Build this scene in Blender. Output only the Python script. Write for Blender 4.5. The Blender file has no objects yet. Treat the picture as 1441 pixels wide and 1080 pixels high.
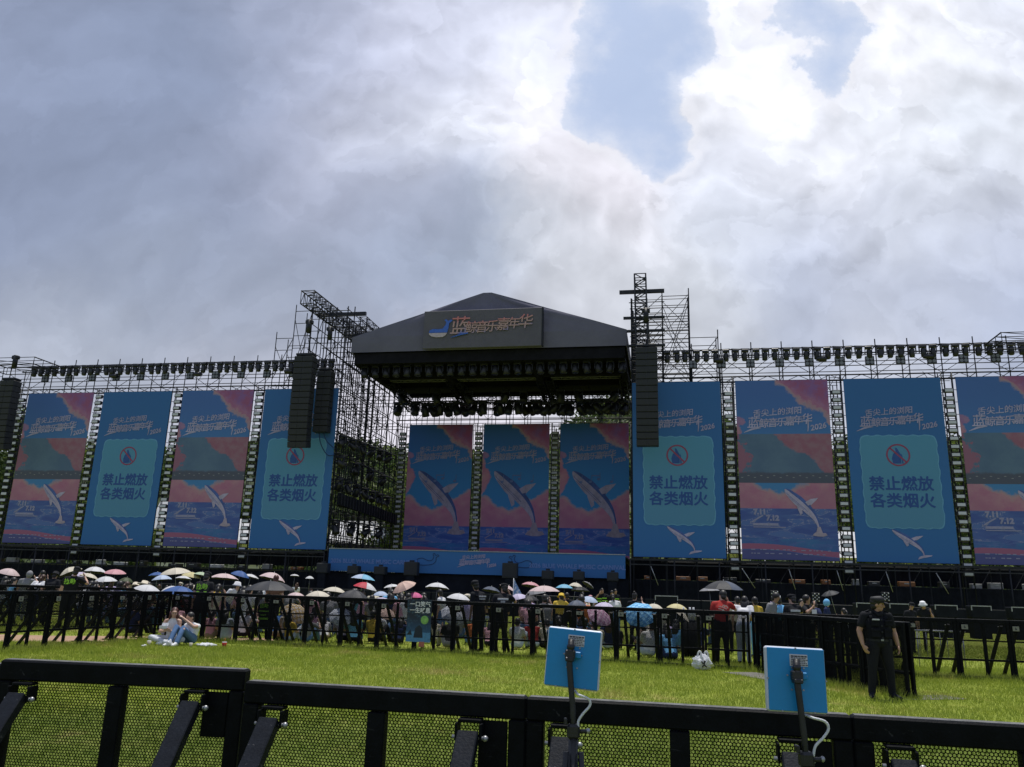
import bpy, math, random
import numpy as np
from mathutils import Vector, Matrix, Euler
random.seed(7); RNG = np.random.default_rng(7)
SC = bpy.context.scene
COL = SC.collection
R = math.radians
TH = R(11.0513)            # the stage is turned a little against the view
Z0 = 50.437
CH = 1.65                  # eye height
FPX, PITCH, ROLL = 1118.49, R(14.243), R(1.7094)
UU = Vector((math.cos(TH), -math.sin(TH), 0)); VV = Vector((math.sin(TH), math.cos(TH), 0))

def W(s, d, z=0.0):        # stage coordinates (along the front, into the stage, up) to world
    return Vector((0, Z0, z)) + UU * s + VV * d

def at(px, py, Y):         # where a sight line of the photo meets the distance Y
    X = (px - 720.5) / FPX; V = (540 - py) / FPX
    x = X * math.cos(ROLL) - V * math.sin(ROLL); y = X * math.sin(ROLL) + V * math.cos(ROLL)
    c, s = math.cos(PITCH), math.sin(PITCH)
    r = Vector((x, c - y * s, s + y * c)); t = Y / r.y
    return Vector((r.x * t, Y, CH + r.z * t))

def srgb(r, g, b):
    f = lambda c: (c / 255 / 12.92) if c <= 10 else ((c / 255 + .055) / 1.055) ** 2.4
    return (f(r), f(g), f(b))

# ---------------------------------------------------------------- node expressions
class X:
    def __init__(s, tr, v): s.tr = tr; s.v = v
    def _m(s, op, *a, clamp=False):
        n = s.tr.nodes.new('ShaderNodeMath'); n.operation = op; n.use_clamp = clamp
        for i, q in enumerate((s,) + a):
            q = q.v if isinstance(q, X) else q
            if isinstance(q, (int, float)): n.inputs[i].default_value = q
            else: s.tr.links.new(q, n.inputs[i])
        return X(s.tr, n.outputs[0])
    def __add__(s, o): return s._m('ADD', o)
    __radd__ = __add__
    def __sub__(s, o): return s._m('SUBTRACT', o)
    def __rsub__(s, o): return X(s.tr, float(o))._m('SUBTRACT', s)
    def __mul__(s, o): return s._m('MULTIPLY', o)
    __rmul__ = __mul__
    def __truediv__(s, o): return s._m('DIVIDE', o)
    def __rtruediv__(s, o): return X(s.tr, float(o))._m('DIVIDE', s)
    def __neg__(s): return s * -1.0
    def abs(s): return s._m('ABSOLUTE')
    def sin(s): return s._m('SINE')
    def exp(s): return s._m('EXPONENT')
    def fract(s): return s._m('FRACT')
    def pow(s, e): return s._m('POWER', e)
    def max(s, o): return s._m('MAXIMUM', o)
    def min(s, o): return s._m('MINIMUM', o)
    def step(s, a, b):     # smooth 0..1 between a and b
        n = s.tr.nodes.new('ShaderNodeMapRange'); n.interpolation_type = 'SMOOTHSTEP'
        s.tr.links.new(s.v, n.inputs['Value'])
        n.inputs['From Min'].default_value = a; n.inputs['From Max'].default_value = b
        return X(s.tr, n.outputs['Result'])

class Tree:
    def __init__(s, tr): s.tr = tr
    def node(s, t, **kw):
        n = s.tr.nodes.new(t)
        for k, v in kw.items(): setattr(n, k, v)
        return n
    def put(s, sock, v):
        if isinstance(v, X): v = v.v
        if isinstance(v, (int, float)): sock.default_value = v
        elif isinstance(v, tuple): sock.default_value = v if len(v) == len(sock.default_value) else tuple(v) + (1,)
        else: s.tr.links.new(v, sock)
    def coord(s, kind='Object'):
        n = s.node('ShaderNodeTexCoord'); return X(s.tr, n.outputs[kind])
    def xyz(s, v):
        n = s.node('ShaderNodeSeparateXYZ'); s.put(n.inputs[0], v); return [X(s.tr, o) for o in n.outputs]
    def vec(s, x, y, z=0.0):
        n = s.node('ShaderNodeCombineXYZ')
        for i, q in enumerate((x, y, z)): s.put(n.inputs[i], q)
        return X(s.tr, n.outputs[0])
    def noise(s, v, scale, detail=4, rough=.5, dist=0.0, col=False):
        n = s.node('ShaderNodeTexNoise'); s.put(n.inputs['Vector'], v)
        n.inputs['Scale'].default_value = scale; n.inputs['Detail'].default_value = detail
        n.inputs['Roughness'].default_value = rough; n.inputs['Distortion'].default_value = dist
        return X(s.tr, n.outputs['Color' if col else 'Fac'])
    def vor(s, v, scale, feature='F1'):
        n = s.node('ShaderNodeTexVoronoi', feature=feature); s.put(n.inputs['Vector'], v); n.inputs['Scale'].default_value = scale
        return X(s.tr, n.outputs['Distance'])
    def billow(s, v, scale):
        n = s.node('ShaderNodeTexVoronoi', feature='SMOOTH_F1'); s.put(n.inputs['Vector'], v); n.inputs['Scale'].default_value = scale
        n.inputs['Detail'].default_value = 3.5; n.inputs['Roughness'].default_value = .55; n.inputs['Lacunarity'].default_value = 2.1; n.inputs['Smoothness'].default_value = .35; n.normalize = True
        return X(s.tr, n.outputs['Distance'])
    def mix(s, f, a, b):
        n = s.node('ShaderNodeMix', data_type='RGBA', clamp_factor=True)
        s.put(n.inputs[0], f); s.put(n.inputs[6], a); s.put(n.inputs[7], b); return X(s.tr, n.outputs[2])
    def scale(s, v, k):
        n = s.node('ShaderNodeVectorMath', operation='SCALE'); s.put(n.inputs[0], v); s.put(n.inputs['Scale'], k); return X(s.tr, n.outputs[0])
    def add(s, a, b):
        n = s.node('ShaderNodeVectorMath', operation='ADD'); s.put(n.inputs[0], a); s.put(n.inputs[1], b); return X(s.tr, n.outputs[0])

def newmat(name):
    m = bpy.data.materials.new(name); m.use_nodes = True
    t = Tree(m.node_tree); b = m.node_tree.nodes['Principled BSDF']
    return m, t, b

def mat(name, c, rough=.6, metal=0.0, var=.12, scale=6.0, bump=0.0, spec=.5, coord='Object', trans=0.0):
    """plain procedural surface: a colour broken up by two sizes of noise"""
    m, t, b = newmat(name)
    co = t.coord(coord); n = t.noise(co, scale, 5, .6); n2 = t.noise(co, scale * 7.3, 3, .6)
    f = (n * .65 + n2 * .35).step(.3, .7)
    lo = tuple(max(0, q * (1 - var)) for q in c); hi = tuple(min(1, q * (1 + var)) for q in c)
    t.put(b.inputs['Base Color'], t.mix(f, lo, hi))
    b.inputs['Metallic'].default_value = metal
    t.put(b.inputs['Roughness'], n2 * .16 + (rough - .08)); b.inputs['Specular IOR Level'].default_value = spec
    if bump:
        bn = t.node('ShaderNodeBump'); bn.inputs['Strength'].default_value = bump; bn.inputs['Distance'].default_value = .02
        t.put(bn.inputs['Height'], n2); t.put(b.inputs['Normal'], bn.outputs[0])
    if trans:
        d = t.node('ShaderNodeBsdfTranslucent'); t.put(d.inputs[0], hi + (1,)); mx = t.node('ShaderNodeMixShader')
        mx.inputs[0].default_value = trans; t.tr.links.new(b.outputs[0], mx.inputs[1]); t.tr.links.new(d.outputs[0], mx.inputs[2])
        t.tr.links.new(mx.outputs[0], t.tr.nodes['Material Output'].inputs[0])
    return m

# ---------------------------------------------------------------- mesh builder
class MB:
    def __init__(s): s.v = []; s.f = []; s.m = []; s.sm = []
    def _f(s, idx, mi=0, sm=False): s.f.append(idx); s.m.append(mi); s.sm.append(sm)
    def box(s, c, sz, rot=None, mi=0, bev=0.0):
        c = Vector(c); hx, hy, hz = sz[0] / 2, sz[1] / 2, sz[2] / 2
        M = rot if rot is not None else Matrix.Identity(3)
        b0 = len(s.v)
        if not bev:
            for x in (-hx, hx):
                for y in (-hy, hy):
                    for z in (-hz, hz): s.v.append(tuple(c + M @ Vector((x, y, z))))
            for q in ((0, 1, 3, 2), (4, 6, 7, 5), (0, 4, 5, 1), (2, 3, 7, 6), (0, 2, 6, 4), (1, 5, 7, 3)):
                s._f([b0 + i for i in q], mi)
            return s
        bev = min(bev, hx * .45, hy * .45, hz * .45)
        ix = {}
        for sx in (-1, 1):
            for sy in (-1, 1):
                for sz_ in (-1, 1):
                    for a in range(3):
                        p = [sx * (hx - bev), sy * (hy - bev), sz_ * (hz - bev)]
                        p[a] = (sx * hx, sy * hy, sz_ * hz)[a]
                        ix[(sx, sy, sz_, a)] = len(s.v); s.v.append(tuple(c + M @ Vector(p)))
        sg = (-1, 1)
        for a in range(3):
            o = [q for q in range(3) if q != a]
            for k in sg:
                def key(p, q):
                    t = [0, 0, 0]; t[a] = k; t[o[0]] = p; t[o[1]] = q; return ix[(t[0], t[1], t[2], a)]
                s._f([key(-1, -1), key(1, -1), key(1, 1), key(-1, 1)], mi)
        for a in range(3):
            o = [q for q in range(3) if q != a]
            for p in sg:
                for q in sg:
                    def key(e, ax):
                        t = [0, 0, 0]; t[a] = e; t[o[0]] = p; t[o[1]] = q; return ix[(t[0], t[1], t[2], ax)]
                    s._f([key(-1, o[0]), key(1, o[0]), key(1, o[1]), key(-1, o[1])], mi)
        for sx in sg:
            for sy in sg:
                for sz_ in sg: s._f([ix[(sx, sy, sz_, a)] for a in range(3)], mi)
        return s
    def beam(s, p0, p1, w, h, mi=0, up=(0, 0, 1), bev=0.0):
        p0 = Vector(p0); p1 = Vector(p1); d = p1 - p0; L = d.length; d.normalize()
        u = Vector(up); sd = d.cross(u)
        if sd.length < 1e-4: sd = d.cross(Vector((1, 0, 0)))
        sd.normalize(); u = sd.cross(d)
        M = Matrix((sd, d, u)).transposed()
        return s.box((p0 + p1) / 2, (w, L, h), M, mi, bev)
    def tube(s, pts, rad, n=8, mi=0, cap=True, side=None, sm=True):
        """a tube through points; radius a number, or (a, b) ellipses whose a lies along side"""
        pts = [Vector(p) for p in pts]
        if not isinstance(rad, (list,)): rad = [rad] * len(pts)
        rings = []; prev = None
        for i, p in enumerate(pts):
            d = (pts[min(i + 1, len(pts) - 1)] - pts[max(i - 1, 0)])
            d = d.normalized() if d.length > 1e-9 else Vector((0, 0, 1))
            sd = Vector(side) if side is not None else (prev if prev is not None else (Vector((1, 0, 0)) if abs(d.x) < .9 else Vector((0, 1, 0))))
            sd = sd - d * sd.dot(d)
            if sd.length < 1e-5: sd = d.orthogonal()
            sd.normalize(); prev = sd; up = d.cross(sd)
            a, b = rad[i] if isinstance(rad[i], tuple) else (rad[i], rad[i])
            b0 = len(s.v)
            for k in range(n):
                t = 2 * math.pi * k / n
                s.v.append(tuple(p + sd * (a * math.cos(t)) + up * (b * math.sin(t))))
            rings.append(b0)
        for i in range(len(rings) - 1):
            for k in range(n):
                k2 = (k + 1) % n
                s._f([rings[i] + k, rings[i] + k2, rings[i + 1] + k2, rings[i + 1] + k], mi, sm)
        if cap:
            s._f([rings[0] + k for k in range(n)][::-1], mi); s._f([rings[-1] + k for k in range(n)], mi)
        return s
    def ball(s, c, r, n=10, m=6, mi=0, rot=None):
        c = Vector(c); r = r if isinstance(r, tuple) else (r, r, r); M = rot if rot is not None else Matrix.Identity(3)
        b0 = len(s.v); s.v.append(tuple(c + M @ Vector((0, 0, -r[2]))))
        for j in range(1, m):
            ph = -math.pi / 2 + math.pi * j / m
            for k in range(n):
                t = 2 * math.pi * k / n
                s.v.append(tuple(c + M @ Vector((r[0] * math.cos(ph) * math.cos(t), r[1] * math.cos(ph) * math.sin(t), r[2] * math.sin(ph)))))
        top = len(s.v); s.v.append(tuple(c + M @ Vector((0, 0, r[2]))))
        for k in range(n):
            k2 = (k + 1) % n
            s._f([b0, b0 + 1 + k2, b0 + 1 + k], mi, True)
            for j in range(m - 2):
                a = b0 + 1 + j * n
                s._f([a + k, a + k2, a + n + k2, a + n + k], mi, True)
            a = b0 + 1 + (m - 2) * n
            s._f([a + k, a + k2, top], mi, True)
        return s
    def poly(s, pts, thick=None, mi=0):
        """flat polygon; with thick = vector, a prism"""
        b0 = len(s.v); n = len(pts)
        s.v += [tuple(p) for p in pts]; s._f([b0 + i for i in range(n)], mi)
        if thick is not None:
            t = Vector(thick); s.v += [tuple(Vector(p) + t) for p in pts]
            s._f([b0 + n + i for i in range(n)][::-1], mi)
            for i in range(n):
                j = (i + 1) % n; s._f([b0 + i, b0 + n + i, b0 + n + j, b0 + j], mi)
        return s
    def join(s, o, M=None):
        b0 = len(s.v)
        s.v += [tuple(M @ Vector(p)) for p in o.v] if M is not None else o.v
        s.f += [[b0 + i for i in q] for q in o.f]; s.m += o.m; s.sm += o.sm
        return s
    def mesh(s, name, mats):
        me = bpy.data.meshes.new(name); me.from_pydata(s.v, [], s.f)
        for q in (mats if isinstance(mats, (list, tuple)) else [mats]): me.materials.append(q)
        me.polygons.foreach_set('material_index', s.m); me.polygons.foreach_set('use_smooth', s.sm)
        me.update(); return me
    def obj(s, name, mats, parent=None, loc=(0, 0, 0), rotz=0.0):
        return link(name, s.mesh(name, mats), parent, loc, rotz)

def link(name, me, parent=None, loc=(0, 0, 0), rotz=0.0, rot=None, scale=None):
    o = bpy.data.objects.new(name, me); COL.objects.link(o)
    if parent is not None: o.parent = parent
    o.location = loc; o.rotation_euler = rot if rot is not None else (0, 0, rotz)
    if scale is not None: o.scale = scale
    return o

def tag(o, label, cat, group=None):
    o['label'] = label; o['category'] = cat
    if group: o['group'] = group
    return o

def thing(name, label, cat, loc=(0, 0, 0), rotz=0.0, group=None):
    o = link(name, None, None, loc, rotz); return tag(o, label, cat, group)

def sthing(name, label, cat, s, d, z=0.0, group=None, turn=0.0):
    return thing(name, label, cat, W(s, d, z), -TH + turn, group)

def structure(o): o['kind'] = 'structure'; return o

KIDS = {}
def dup(root, loc, rotz=None, label=None, group=None, rot=None):
    """copy a thing with copies of its parts and their sub-parts"""
    r = root.copy(); COL.objects.link(r); r.location = loc
    if rotz is not None: r.rotation_euler = (0, 0, rotz)
    if rot is not None: r.rotation_euler = rot
    if label: r['label'] = label
    if group: r['group'] = group
    for ch in root.children:
        c = ch.copy(); COL.objects.link(c); c.parent = r
        for g in ch.children:
            e = g.copy(); COL.objects.link(e); e.parent = c
    return r

def text_mesh(txt, size, mats, offset=0.0, shear=0.0, extrude=0.004, align='CENTER', space=1.0, line=1.0):
    c = bpy.data.curves.new('lettering', 'FONT'); c.body = txt; c.size = size; c.offset = offset; c.shear = shear
    c.extrude = extrude; c.align_x = align; c.align_y = 'CENTER'; c.space_character = space; c.space_line = line; c.resolution_u = 3
    o = bpy.data.objects.new('lettering', c); COL.objects.link(o)
    me = bpy.data.meshes.new_from_object(o.evaluated_get(bpy.context.evaluated_depsgraph_get()))
    bpy.data.objects.remove(o); bpy.data.curves.remove(c)
    me.materials.clear()
    for q in (mats if isinstance(mats, (list, tuple)) else [mats]): me.materials.append(q)
    me.transform(Matrix.Rotation(R(90), 4, 'X'))     # stands up, faces -Y
    return me

# ---------------------------------------------------------------- camera
cd = bpy.data.cameras.new('camera'); cam = bpy.data.objects.new('camera', cd); COL.objects.link(cam)
r0 = Vector((1, 0, 0)); f0 = Vector((0, math.cos(PITCH), math.sin(PITCH))); u0 = Vector((0, -math.sin(PITCH), math.cos(PITCH)))
rr = r0 * math.cos(ROLL) + u0 * math.sin(ROLL); ur = -r0 * math.sin(ROLL) + u0 * math.cos(ROLL)
cam.matrix_world = Matrix.Translation((0, 0, CH)) @ Matrix((rr, ur, -f0)).transposed().to_4x4()
cd.sensor_width = 36; cd.lens = FPX / 1441 * 36; cd.clip_start = .05; cd.clip_end = 3000
SC.camera = cam
SC.view_settings.view_transform = 'Standard'; SC.view_settings.look = 'None'; SC.view_settings.exposure = 0; SC.view_settings.gamma = 1
SC.cycles.transparent_max_bounces = 16; SC.cycles.max_bounces = 6; SC.cycles.sample_clamp_indirect = 6

# ---------------------------------------------------------------- sun and sky
SUN_EL, SUN_AZ = R(77), R(14)           # high, beyond the stage and a little to the right
sd_ = bpy.data.lights.new('sun', 'SUN'); sd_.energy = 4.0; sd_.angle = R(.6); sd_.color = (1, .96, .88)
so = bpy.data.objects.new('sun', sd_); COL.objects.link(so); so.location = (0, 60, 80)
sv = Vector((math.sin(SUN_AZ) * math.cos(SUN_EL), math.cos(SUN_AZ) * math.cos(SUN_EL), math.sin(SUN_EL)))
so.rotation_euler = sv.to_track_quat('Z', 'Y').to_euler()
world = bpy.data.worlds.new('World'); SC.world = world; world.use_nodes = True
def build_sky():
    t = Tree(world.node_tree); bg = world.node_tree.nodes['Background']; S = .1
    sky = t.node('ShaderNodeTexSky', sky_type='NISHITA'); sky.sun_disc = False
    sky.sun_elevation = SUN_EL; sky.sun_rotation = SUN_AZ; sky.air_density = 1.0; sky.dust_density = 1.6; sky.ozone_density = 1.5
    co = t.coord('Generated'); dx, dy, dz = t.xyz(co)
    den = dy.max(.22); a = dx / den; e = dz / den
    base = t.vec(a, e, 0.0)
    # cloud edges: the sky directions pushed about by noise of several sizes
    w1 = t.noise(base, 2.1, 2, .5, col=True); wx, wy, _ = t.xyz(w1)
    w2 = t.noise(base, 6.5, 6, .62, col=True); vx, vy, _ = t.xyz(w2)
    A = a + (wx - .5) * .20 + (vx - .5) * .15
    E_ = e + (wy - .5) * .18 + (vy - .5) * .13
    def ae(px, py):
        v = at(px, py, 1.0); return v.x, v.z - CH
    # broad masses of the cloud deck: where, how wide, what grey
    blobs = [
        (60, 60, .26, (146, 158, 186)), (240, 120, .26, (139, 152, 180)), (80, 300, .26, (145, 157, 184)), (250, 330, .22, (147, 158, 184)),
        (400, 60, .18, (166, 174, 198)), (520, 90, .18, (190, 195, 216)), (620, 80, .16, (210, 215, 234)), (735, 60, .12, (228, 232, 248)), (740, 160, .10, (240, 240, 250)),
        (330, 220, .16, (158, 167, 192)), (450, 230, .17, (176, 182, 204)), (560, 190, .14, (206, 211, 226)), (650, 170, .12, (222, 226, 238)),
        (500, 300, .16, (170, 177, 200)), (590, 280, .13, (172, 180, 202)), (560, 370, .14, (153, 166, 190)), (650, 370, .14, (158, 171, 193)),
        (180, 440, .2, (154, 165, 184)), (40, 470, .14, (180, 186, 200)), (140, 500, .14, (184, 189, 202)), (330, 470, .18, (147, 158, 180)), (430, 380, .15, (157, 167, 188)),
        (750, 330, .11, (196, 202, 214)), (800, 270, .10, (231, 230, 240)), (870, 260, .10, (235, 233, 243)), (900, 310, .10, (226, 226, 236)), (820, 400, .13, (206, 210, 220)), (960, 400, .13, (204, 209, 219)),
        (1040, 130, .10, (240, 242, 251)), (1020, 240, .10, (221, 225, 238)), (1060, 330, .11, (206, 212, 226)), (1150, 230, .12, (226, 229, 240)), (1230, 80, .11, (238, 240, 249)),
        (1330, 80, .12, (226, 229, 238)), (1420, 60, .12, (216, 220, 232)), (1340, 150, .09, (202, 208, 219)), (1250, 200, .12, (220, 224, 234)), (1410, 200, .13, (216, 221, 232)),
        (1160, 340, .13, (193, 199, 216)), (1290, 320, .14, (203, 208, 220)), (1420, 330, .14, (194, 200, 217)), (1130, 440, .14, (172, 181, 203)), (1280, 430, .15, (176, 184, 204)), (1420, 430, .14, (170, 180, 204)), (1250, 520, .16, (196, 201, 214)),
        (1060, -70, .12, (238, 240, 250)), (880, -90, .14, (225, 230, 246)), (1240, -60, .14, (230, 232, 242)), (640, -40, .14, (205, 210, 230)), (640, 560, .2, (215, 212, 222)), (850, 520, .18, (205, 208, 218)), (300, 560, .2, (196, 198, 210)), (1000, 500, .15, (200, 205, 216)),
    ]
    num = None; tot = None; sc = None
    for px, py, w, c in blobs:
        ba, be = ae(px, py); k = 1.0 / (w * w * .36)
        q = ((A - ba) * (A - ba) + (E_ - be) * (E_ - be)) * (-k)
        g = q.exp()
        col = t.scale(t.vec(*srgb(*c)), g)
        num = col if num is None else t.add(num, col); tot = g if tot is None else tot + g
    rest = .010
    num = t.add(num, t.vec(*[q * rest for q in srgb(150, 162, 190)])); tot = tot + rest
    deck = t.scale(num, 1.0 / tot)
    # billows: brightness swings inside the deck, stronger where it is bright
    lum = t.xyz(deck)[1]
    b1 = t.noise(t.vec(A, E_, 3.1), 7.0, 7, .60); puff = t.noise(t.vec(a + (wx - .5) * .1, e + (wy - .5) * .1, 5.5), 8.0, 6, .55, .5); puff2 = t.noise(t.vec(a + (wx - .5) * .1 + .014, e + (wy - .5) * .1 - .036, 5.5), 8.0, 6, .55, .5); b2 = t.noise(t.vec(A * .8, E_ * 1.3, 9.2), 3.2, 5, .55)
    br = lum.step(.22, .75)
    b3 = t.noise(t.vec(A, E_ * 1.25, 12.7), 4.6, 5, .55)
    def cau(oy, ox):       # cauliflower bumps with creases between them
        p = t.vec(a + (wx - .5) * .14 + (vx - .5) * .05 + ox, e + (wy - .5) * .14 + (vy - .5) * .05 + oy, 2.2)
        n1 = t.noise(p, 5.5, 1, .5); n2 = t.noise(p, 12.0, 1, .5); n3 = t.noise(p, 27.0, 2, .5)
        return 1.0 - ((n1 - .5).abs() * 1.7 + (n2 - .5).abs() * .95 + (n3 - .5).abs() * .38)
    c0 = cau(0.0, 0.0); c1 = cau(-.024, .010)
    def rims(z_, sc, th):  # one cloud in front of another: crisp lit edge, fading inward
        n = t.noise(t.vec(A * 1.15, E_ * 1.35, z_), sc, 6, .52); x = n - th
        return x.step(0.0, .022) * (1.0 - x.step(.02, .20))
    edge = rims(21.0, 2.7, .50) * .6 + rims(33.0, 5.2, .53) * .5
    sw = (b2 - .5) * (.46 - br * .16) + (b3 - .5) * (.40 - br * .12) + (b1 - .5) * (br * .22 + .16) + (c1 - c0) * (br * .62 + .10) + (c0 - .62) * br * .20 + edge * (br * .13 + .05) + br * .055
    deck = t.scale(deck, sw + 1.0)
    # clear patches with hard sunlit rims
    hole = None
    for px, py, wa, we, k in [(885, 50, .080, .12, 1.15), (900, 140, .058, .08, 1.05), (830, 175, .045, .045, .75), (965, 15, .05, .06, .7), (955, 205, .034, .055, .7), (915, 225, .05, .035, .55), (1145, 50, .052, .075, 1.0), (1105, 0, .05, .05, .9), (1158, 118, .032, .045, .7)]:
        ba, be = ae(px, py)
        q = ((A - ba) * (A - ba) * (-1 / (wa * wa)) + (E_ - be) * (E_ - be) * (-1 / (we * we))).exp() * k
        hole = q if hole is None else hole + q
    fine = t.noise(base, 17.0, 8, .66)
    hf = hole + (fine - .5) * .6 + (b1 - .5) * .4 - (c0 - .62) * .50
    soft = (e * -1.0).step(-.62, -.50); hard = hf.step(.48, .68); m = hard + (hf.step(.30, 1.05) - hard) * (soft * .8 + (b3 - .3).step(.1, .35) * .4).min(1.0); rim = hf.step(.16, .50) * (1.0 - m)
    deck = t.mix(rim * .62, deck, srgb(243, 244, 252) + (1,))
    blue = t.mix(.75, t.scale(X(t.tr, sky.outputs[0]), S), srgb(198, 215, 246) + (1,))
    veil = t.noise(base, 9.0, 5, .6).step(.45, .8)
    blue = t.mix((veil * .5 + (1.0 - hf.step(.55, 1.25)) * .55).min(.85), blue, srgb(224, 231, 247) + (1,))
    fin = t.mix(m * .93, deck, blue)
    below = (dz * -1.0).step(-.02, .08)
    fin = t.mix(below, fin, (.12, .14, .08, 1))
    # in the units of the sky texture, whose strength is S
    t.put(bg.inputs[0], t.scale(fin, 1.0 / S)); bg.inputs[1].default_value = S
build_sky()
# ---------------------------------------------------------------- materials
M = {}
M['black_steel'] = mat('black_steel', (.010, .012, .017), .5, .0, .35, 9, .1, .35)
M['barrier_paint'] = mat('barrier_paint', (.0035, .0042, .006), .55, .0, .5, 14, .08, .10)
def chipped(m, k, c):
    tr = m.node_tree; t = Tree(tr); b = tr.nodes['Principled BSDF']; src = b.inputs['Base Color'].links[0].from_socket
    co = t.coord('Object'); n = t.noise(co, 31, 4, .7); n2 = t.noise(co, 3.5, 3, .6); x, y, z = t.xyz(co)
    scr = t.noise(t.vec(x * 4.0, y * 4.0, z * 60.0), 2.2, 3, .6)
    f = (n * .6 + n2 * .4).step(.615, .66) * k + (scr.step(.66, .72) * n2.step(.5, .6)) * k * .7
    t.put(b.inputs['Base Color'], t.mix(f, X(tr, src), c))
chipped(M['barrier_paint'], .8, (.045, .045, .048))
M['strut_paint'] = mat('strut_paint', (.009, .011, .016), .45, .0, .4, 14, .1, .2)
chipped(M['strut_paint'], .9, (.09, .09, .095))
M['sunlit_dusty_edge'] = mat('sunlit_dusty_edge', (.10, .10, .10), .7, 0, .6, 18)  # pale grey for the rail tops: sunlight on dust, put into the colour
M['scaffold_steel'] = mat('scaffold_steel', (.016, .018, .025), .6, .0, .4, 3, 0, .2)
M['truss_metal'] = mat('truss_metal', (.030, .032, .04), .5, .1, .3, 3, 0, .3)
M['bright_truss'] = mat('bright_truss', (.17, .175, .19), .5, .0, .2, 3, 0, .3)
M['lamp_body'] = mat('lamp_body', (.013, .014, .018), .4, .0, .3, 8)
M['black_cloth'] = mat('black_cloth', (.011, .013, .019), .92, .0, .35, 2.5, .2, .15)
M['roof_cloth'] = mat('roof_cloth', (.150, .145, .192), .8, .0, .08, .8, .3, .2)
M['roof_under'] = mat('roof_under', (.012, .012, .016), .9, .0, .3, 1.2, 0, .1)
M['strobe_face'] = mat('strobe_face', (.55, .56, .6), .35, .0, .1, 20)
M['steel_grey'] = mat('steel_grey', (.32, .33, .35), .38, .6, .2, 12)
M['alu'] = mat('alu', (.5, .51, .53), .35, .6, .15, 12)
M['plate_grey'] = mat('plate_grey', (.20, .20, .18), .6, .0, .2, 22)
M['dark_mark'] = mat('dark_mark', (.03, .03, .035), .7)
M['white_cloth'] = mat('white_cloth', (.72, .72, .74), .8, .0, .06, 9)
M['white_plastic'] = mat('white_plastic', (.7, .71, .74), .35, .0, .06, 30, .5)
M['concrete'] = mat('concrete', (.13, .125, .11), .9, .0, .25, 3, .4)
M['bark'] = mat('bark', (.06, .045, .03), .9, .0, .3, 9, .5)
def leafmat(name, c, var=.45, sc=.9):
    m, t, b = newmat(name); co = t.coord('Object')
    n = t.noise(co, sc, 3, .6); n2 = t.noise(co, sc * 9, 2, .6)
    f = (n * .5 + n2 * .5).step(.3, .7)
    lo = tuple(q * (1 - var) for q in c); hi = (min(1, c[0] * (1 + var * 1.3)), c[1] * (1 + var), c[2] * (1 + var * .5))
    t.put(b.inputs['Base Color'], t.mix(f, lo, hi)); b.inputs['Roughness'].default_value = .6; b.inputs['Specular IOR Level'].default_value = .3
    d = t.node('ShaderNodeBsdfTranslucent'); t.put(d.inputs[0], t.mix(f, lo, hi)); mx = t.node('ShaderNodeMixShader'); mx.inputs[0].default_value = .35
    t.tr.links.new(b.outputs[0], mx.inputs[1]); t.tr.links.new(d.outputs[0], mx.inputs[2]); t.tr.links.new(mx.outputs[0], t.tr.nodes['Material Output'].inputs[0])
    return m
M['leaf_deep'] = leafmat('leaf_deep', (.045, .075, .028)); M['leaf_mid'] = leafmat('leaf_mid', (.07, .12, .03)); M['leaf_pale'] = leafmat('leaf_pale', (.12, .17, .04))

def lawn_colour(t, co):
    x, y, z = t.xyz(co); p = t.vec(x, y, 0.0)
    a = t.noise(p, .42, 5, .62); b = t.noise(p, 1.9, 5, .68); c = t.noise(p, 14, 3, .7)
    g = t.mix(b.step(.30, .68), (.225, .30, .032), (.34, .405, .055))
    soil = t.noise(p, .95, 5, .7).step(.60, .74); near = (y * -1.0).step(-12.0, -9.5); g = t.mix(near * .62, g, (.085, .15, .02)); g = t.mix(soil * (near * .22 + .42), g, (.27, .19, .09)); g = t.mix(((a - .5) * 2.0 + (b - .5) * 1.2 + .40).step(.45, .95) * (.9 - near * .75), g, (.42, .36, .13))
    return t.mix(c.step(.45, .8) * .35, g, (.13, .185, .025))
def ground_material():
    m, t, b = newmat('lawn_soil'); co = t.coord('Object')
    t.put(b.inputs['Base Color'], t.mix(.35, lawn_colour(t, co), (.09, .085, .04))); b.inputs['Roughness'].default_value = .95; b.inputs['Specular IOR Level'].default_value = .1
    bn = t.node('ShaderNodeBump'); bn.inputs['Strength'].default_value = .7; bn.inputs['Distance'].default_value = .03
    t.put(bn.inputs['Height'], t.noise(co, 26, 5, .7)); t.put(b.inputs['Normal'], bn.outputs[0]); return m
def grass_material():
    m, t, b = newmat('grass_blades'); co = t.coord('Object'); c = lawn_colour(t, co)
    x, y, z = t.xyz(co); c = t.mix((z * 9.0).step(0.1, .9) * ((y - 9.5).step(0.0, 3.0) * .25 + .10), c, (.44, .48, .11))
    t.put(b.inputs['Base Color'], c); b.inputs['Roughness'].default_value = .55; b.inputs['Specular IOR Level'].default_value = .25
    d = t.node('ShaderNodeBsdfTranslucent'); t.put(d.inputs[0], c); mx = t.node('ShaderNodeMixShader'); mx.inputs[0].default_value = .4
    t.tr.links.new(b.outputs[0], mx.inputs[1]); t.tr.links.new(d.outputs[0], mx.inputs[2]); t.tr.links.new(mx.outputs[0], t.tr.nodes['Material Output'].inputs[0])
    return m
g = MB(); g.poly([(-700, -60, 0), (700, -60, 0), (700, 1400, 0), (-700, 1400, 0)])
structure(g.obj('ground', ground_material()))

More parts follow.
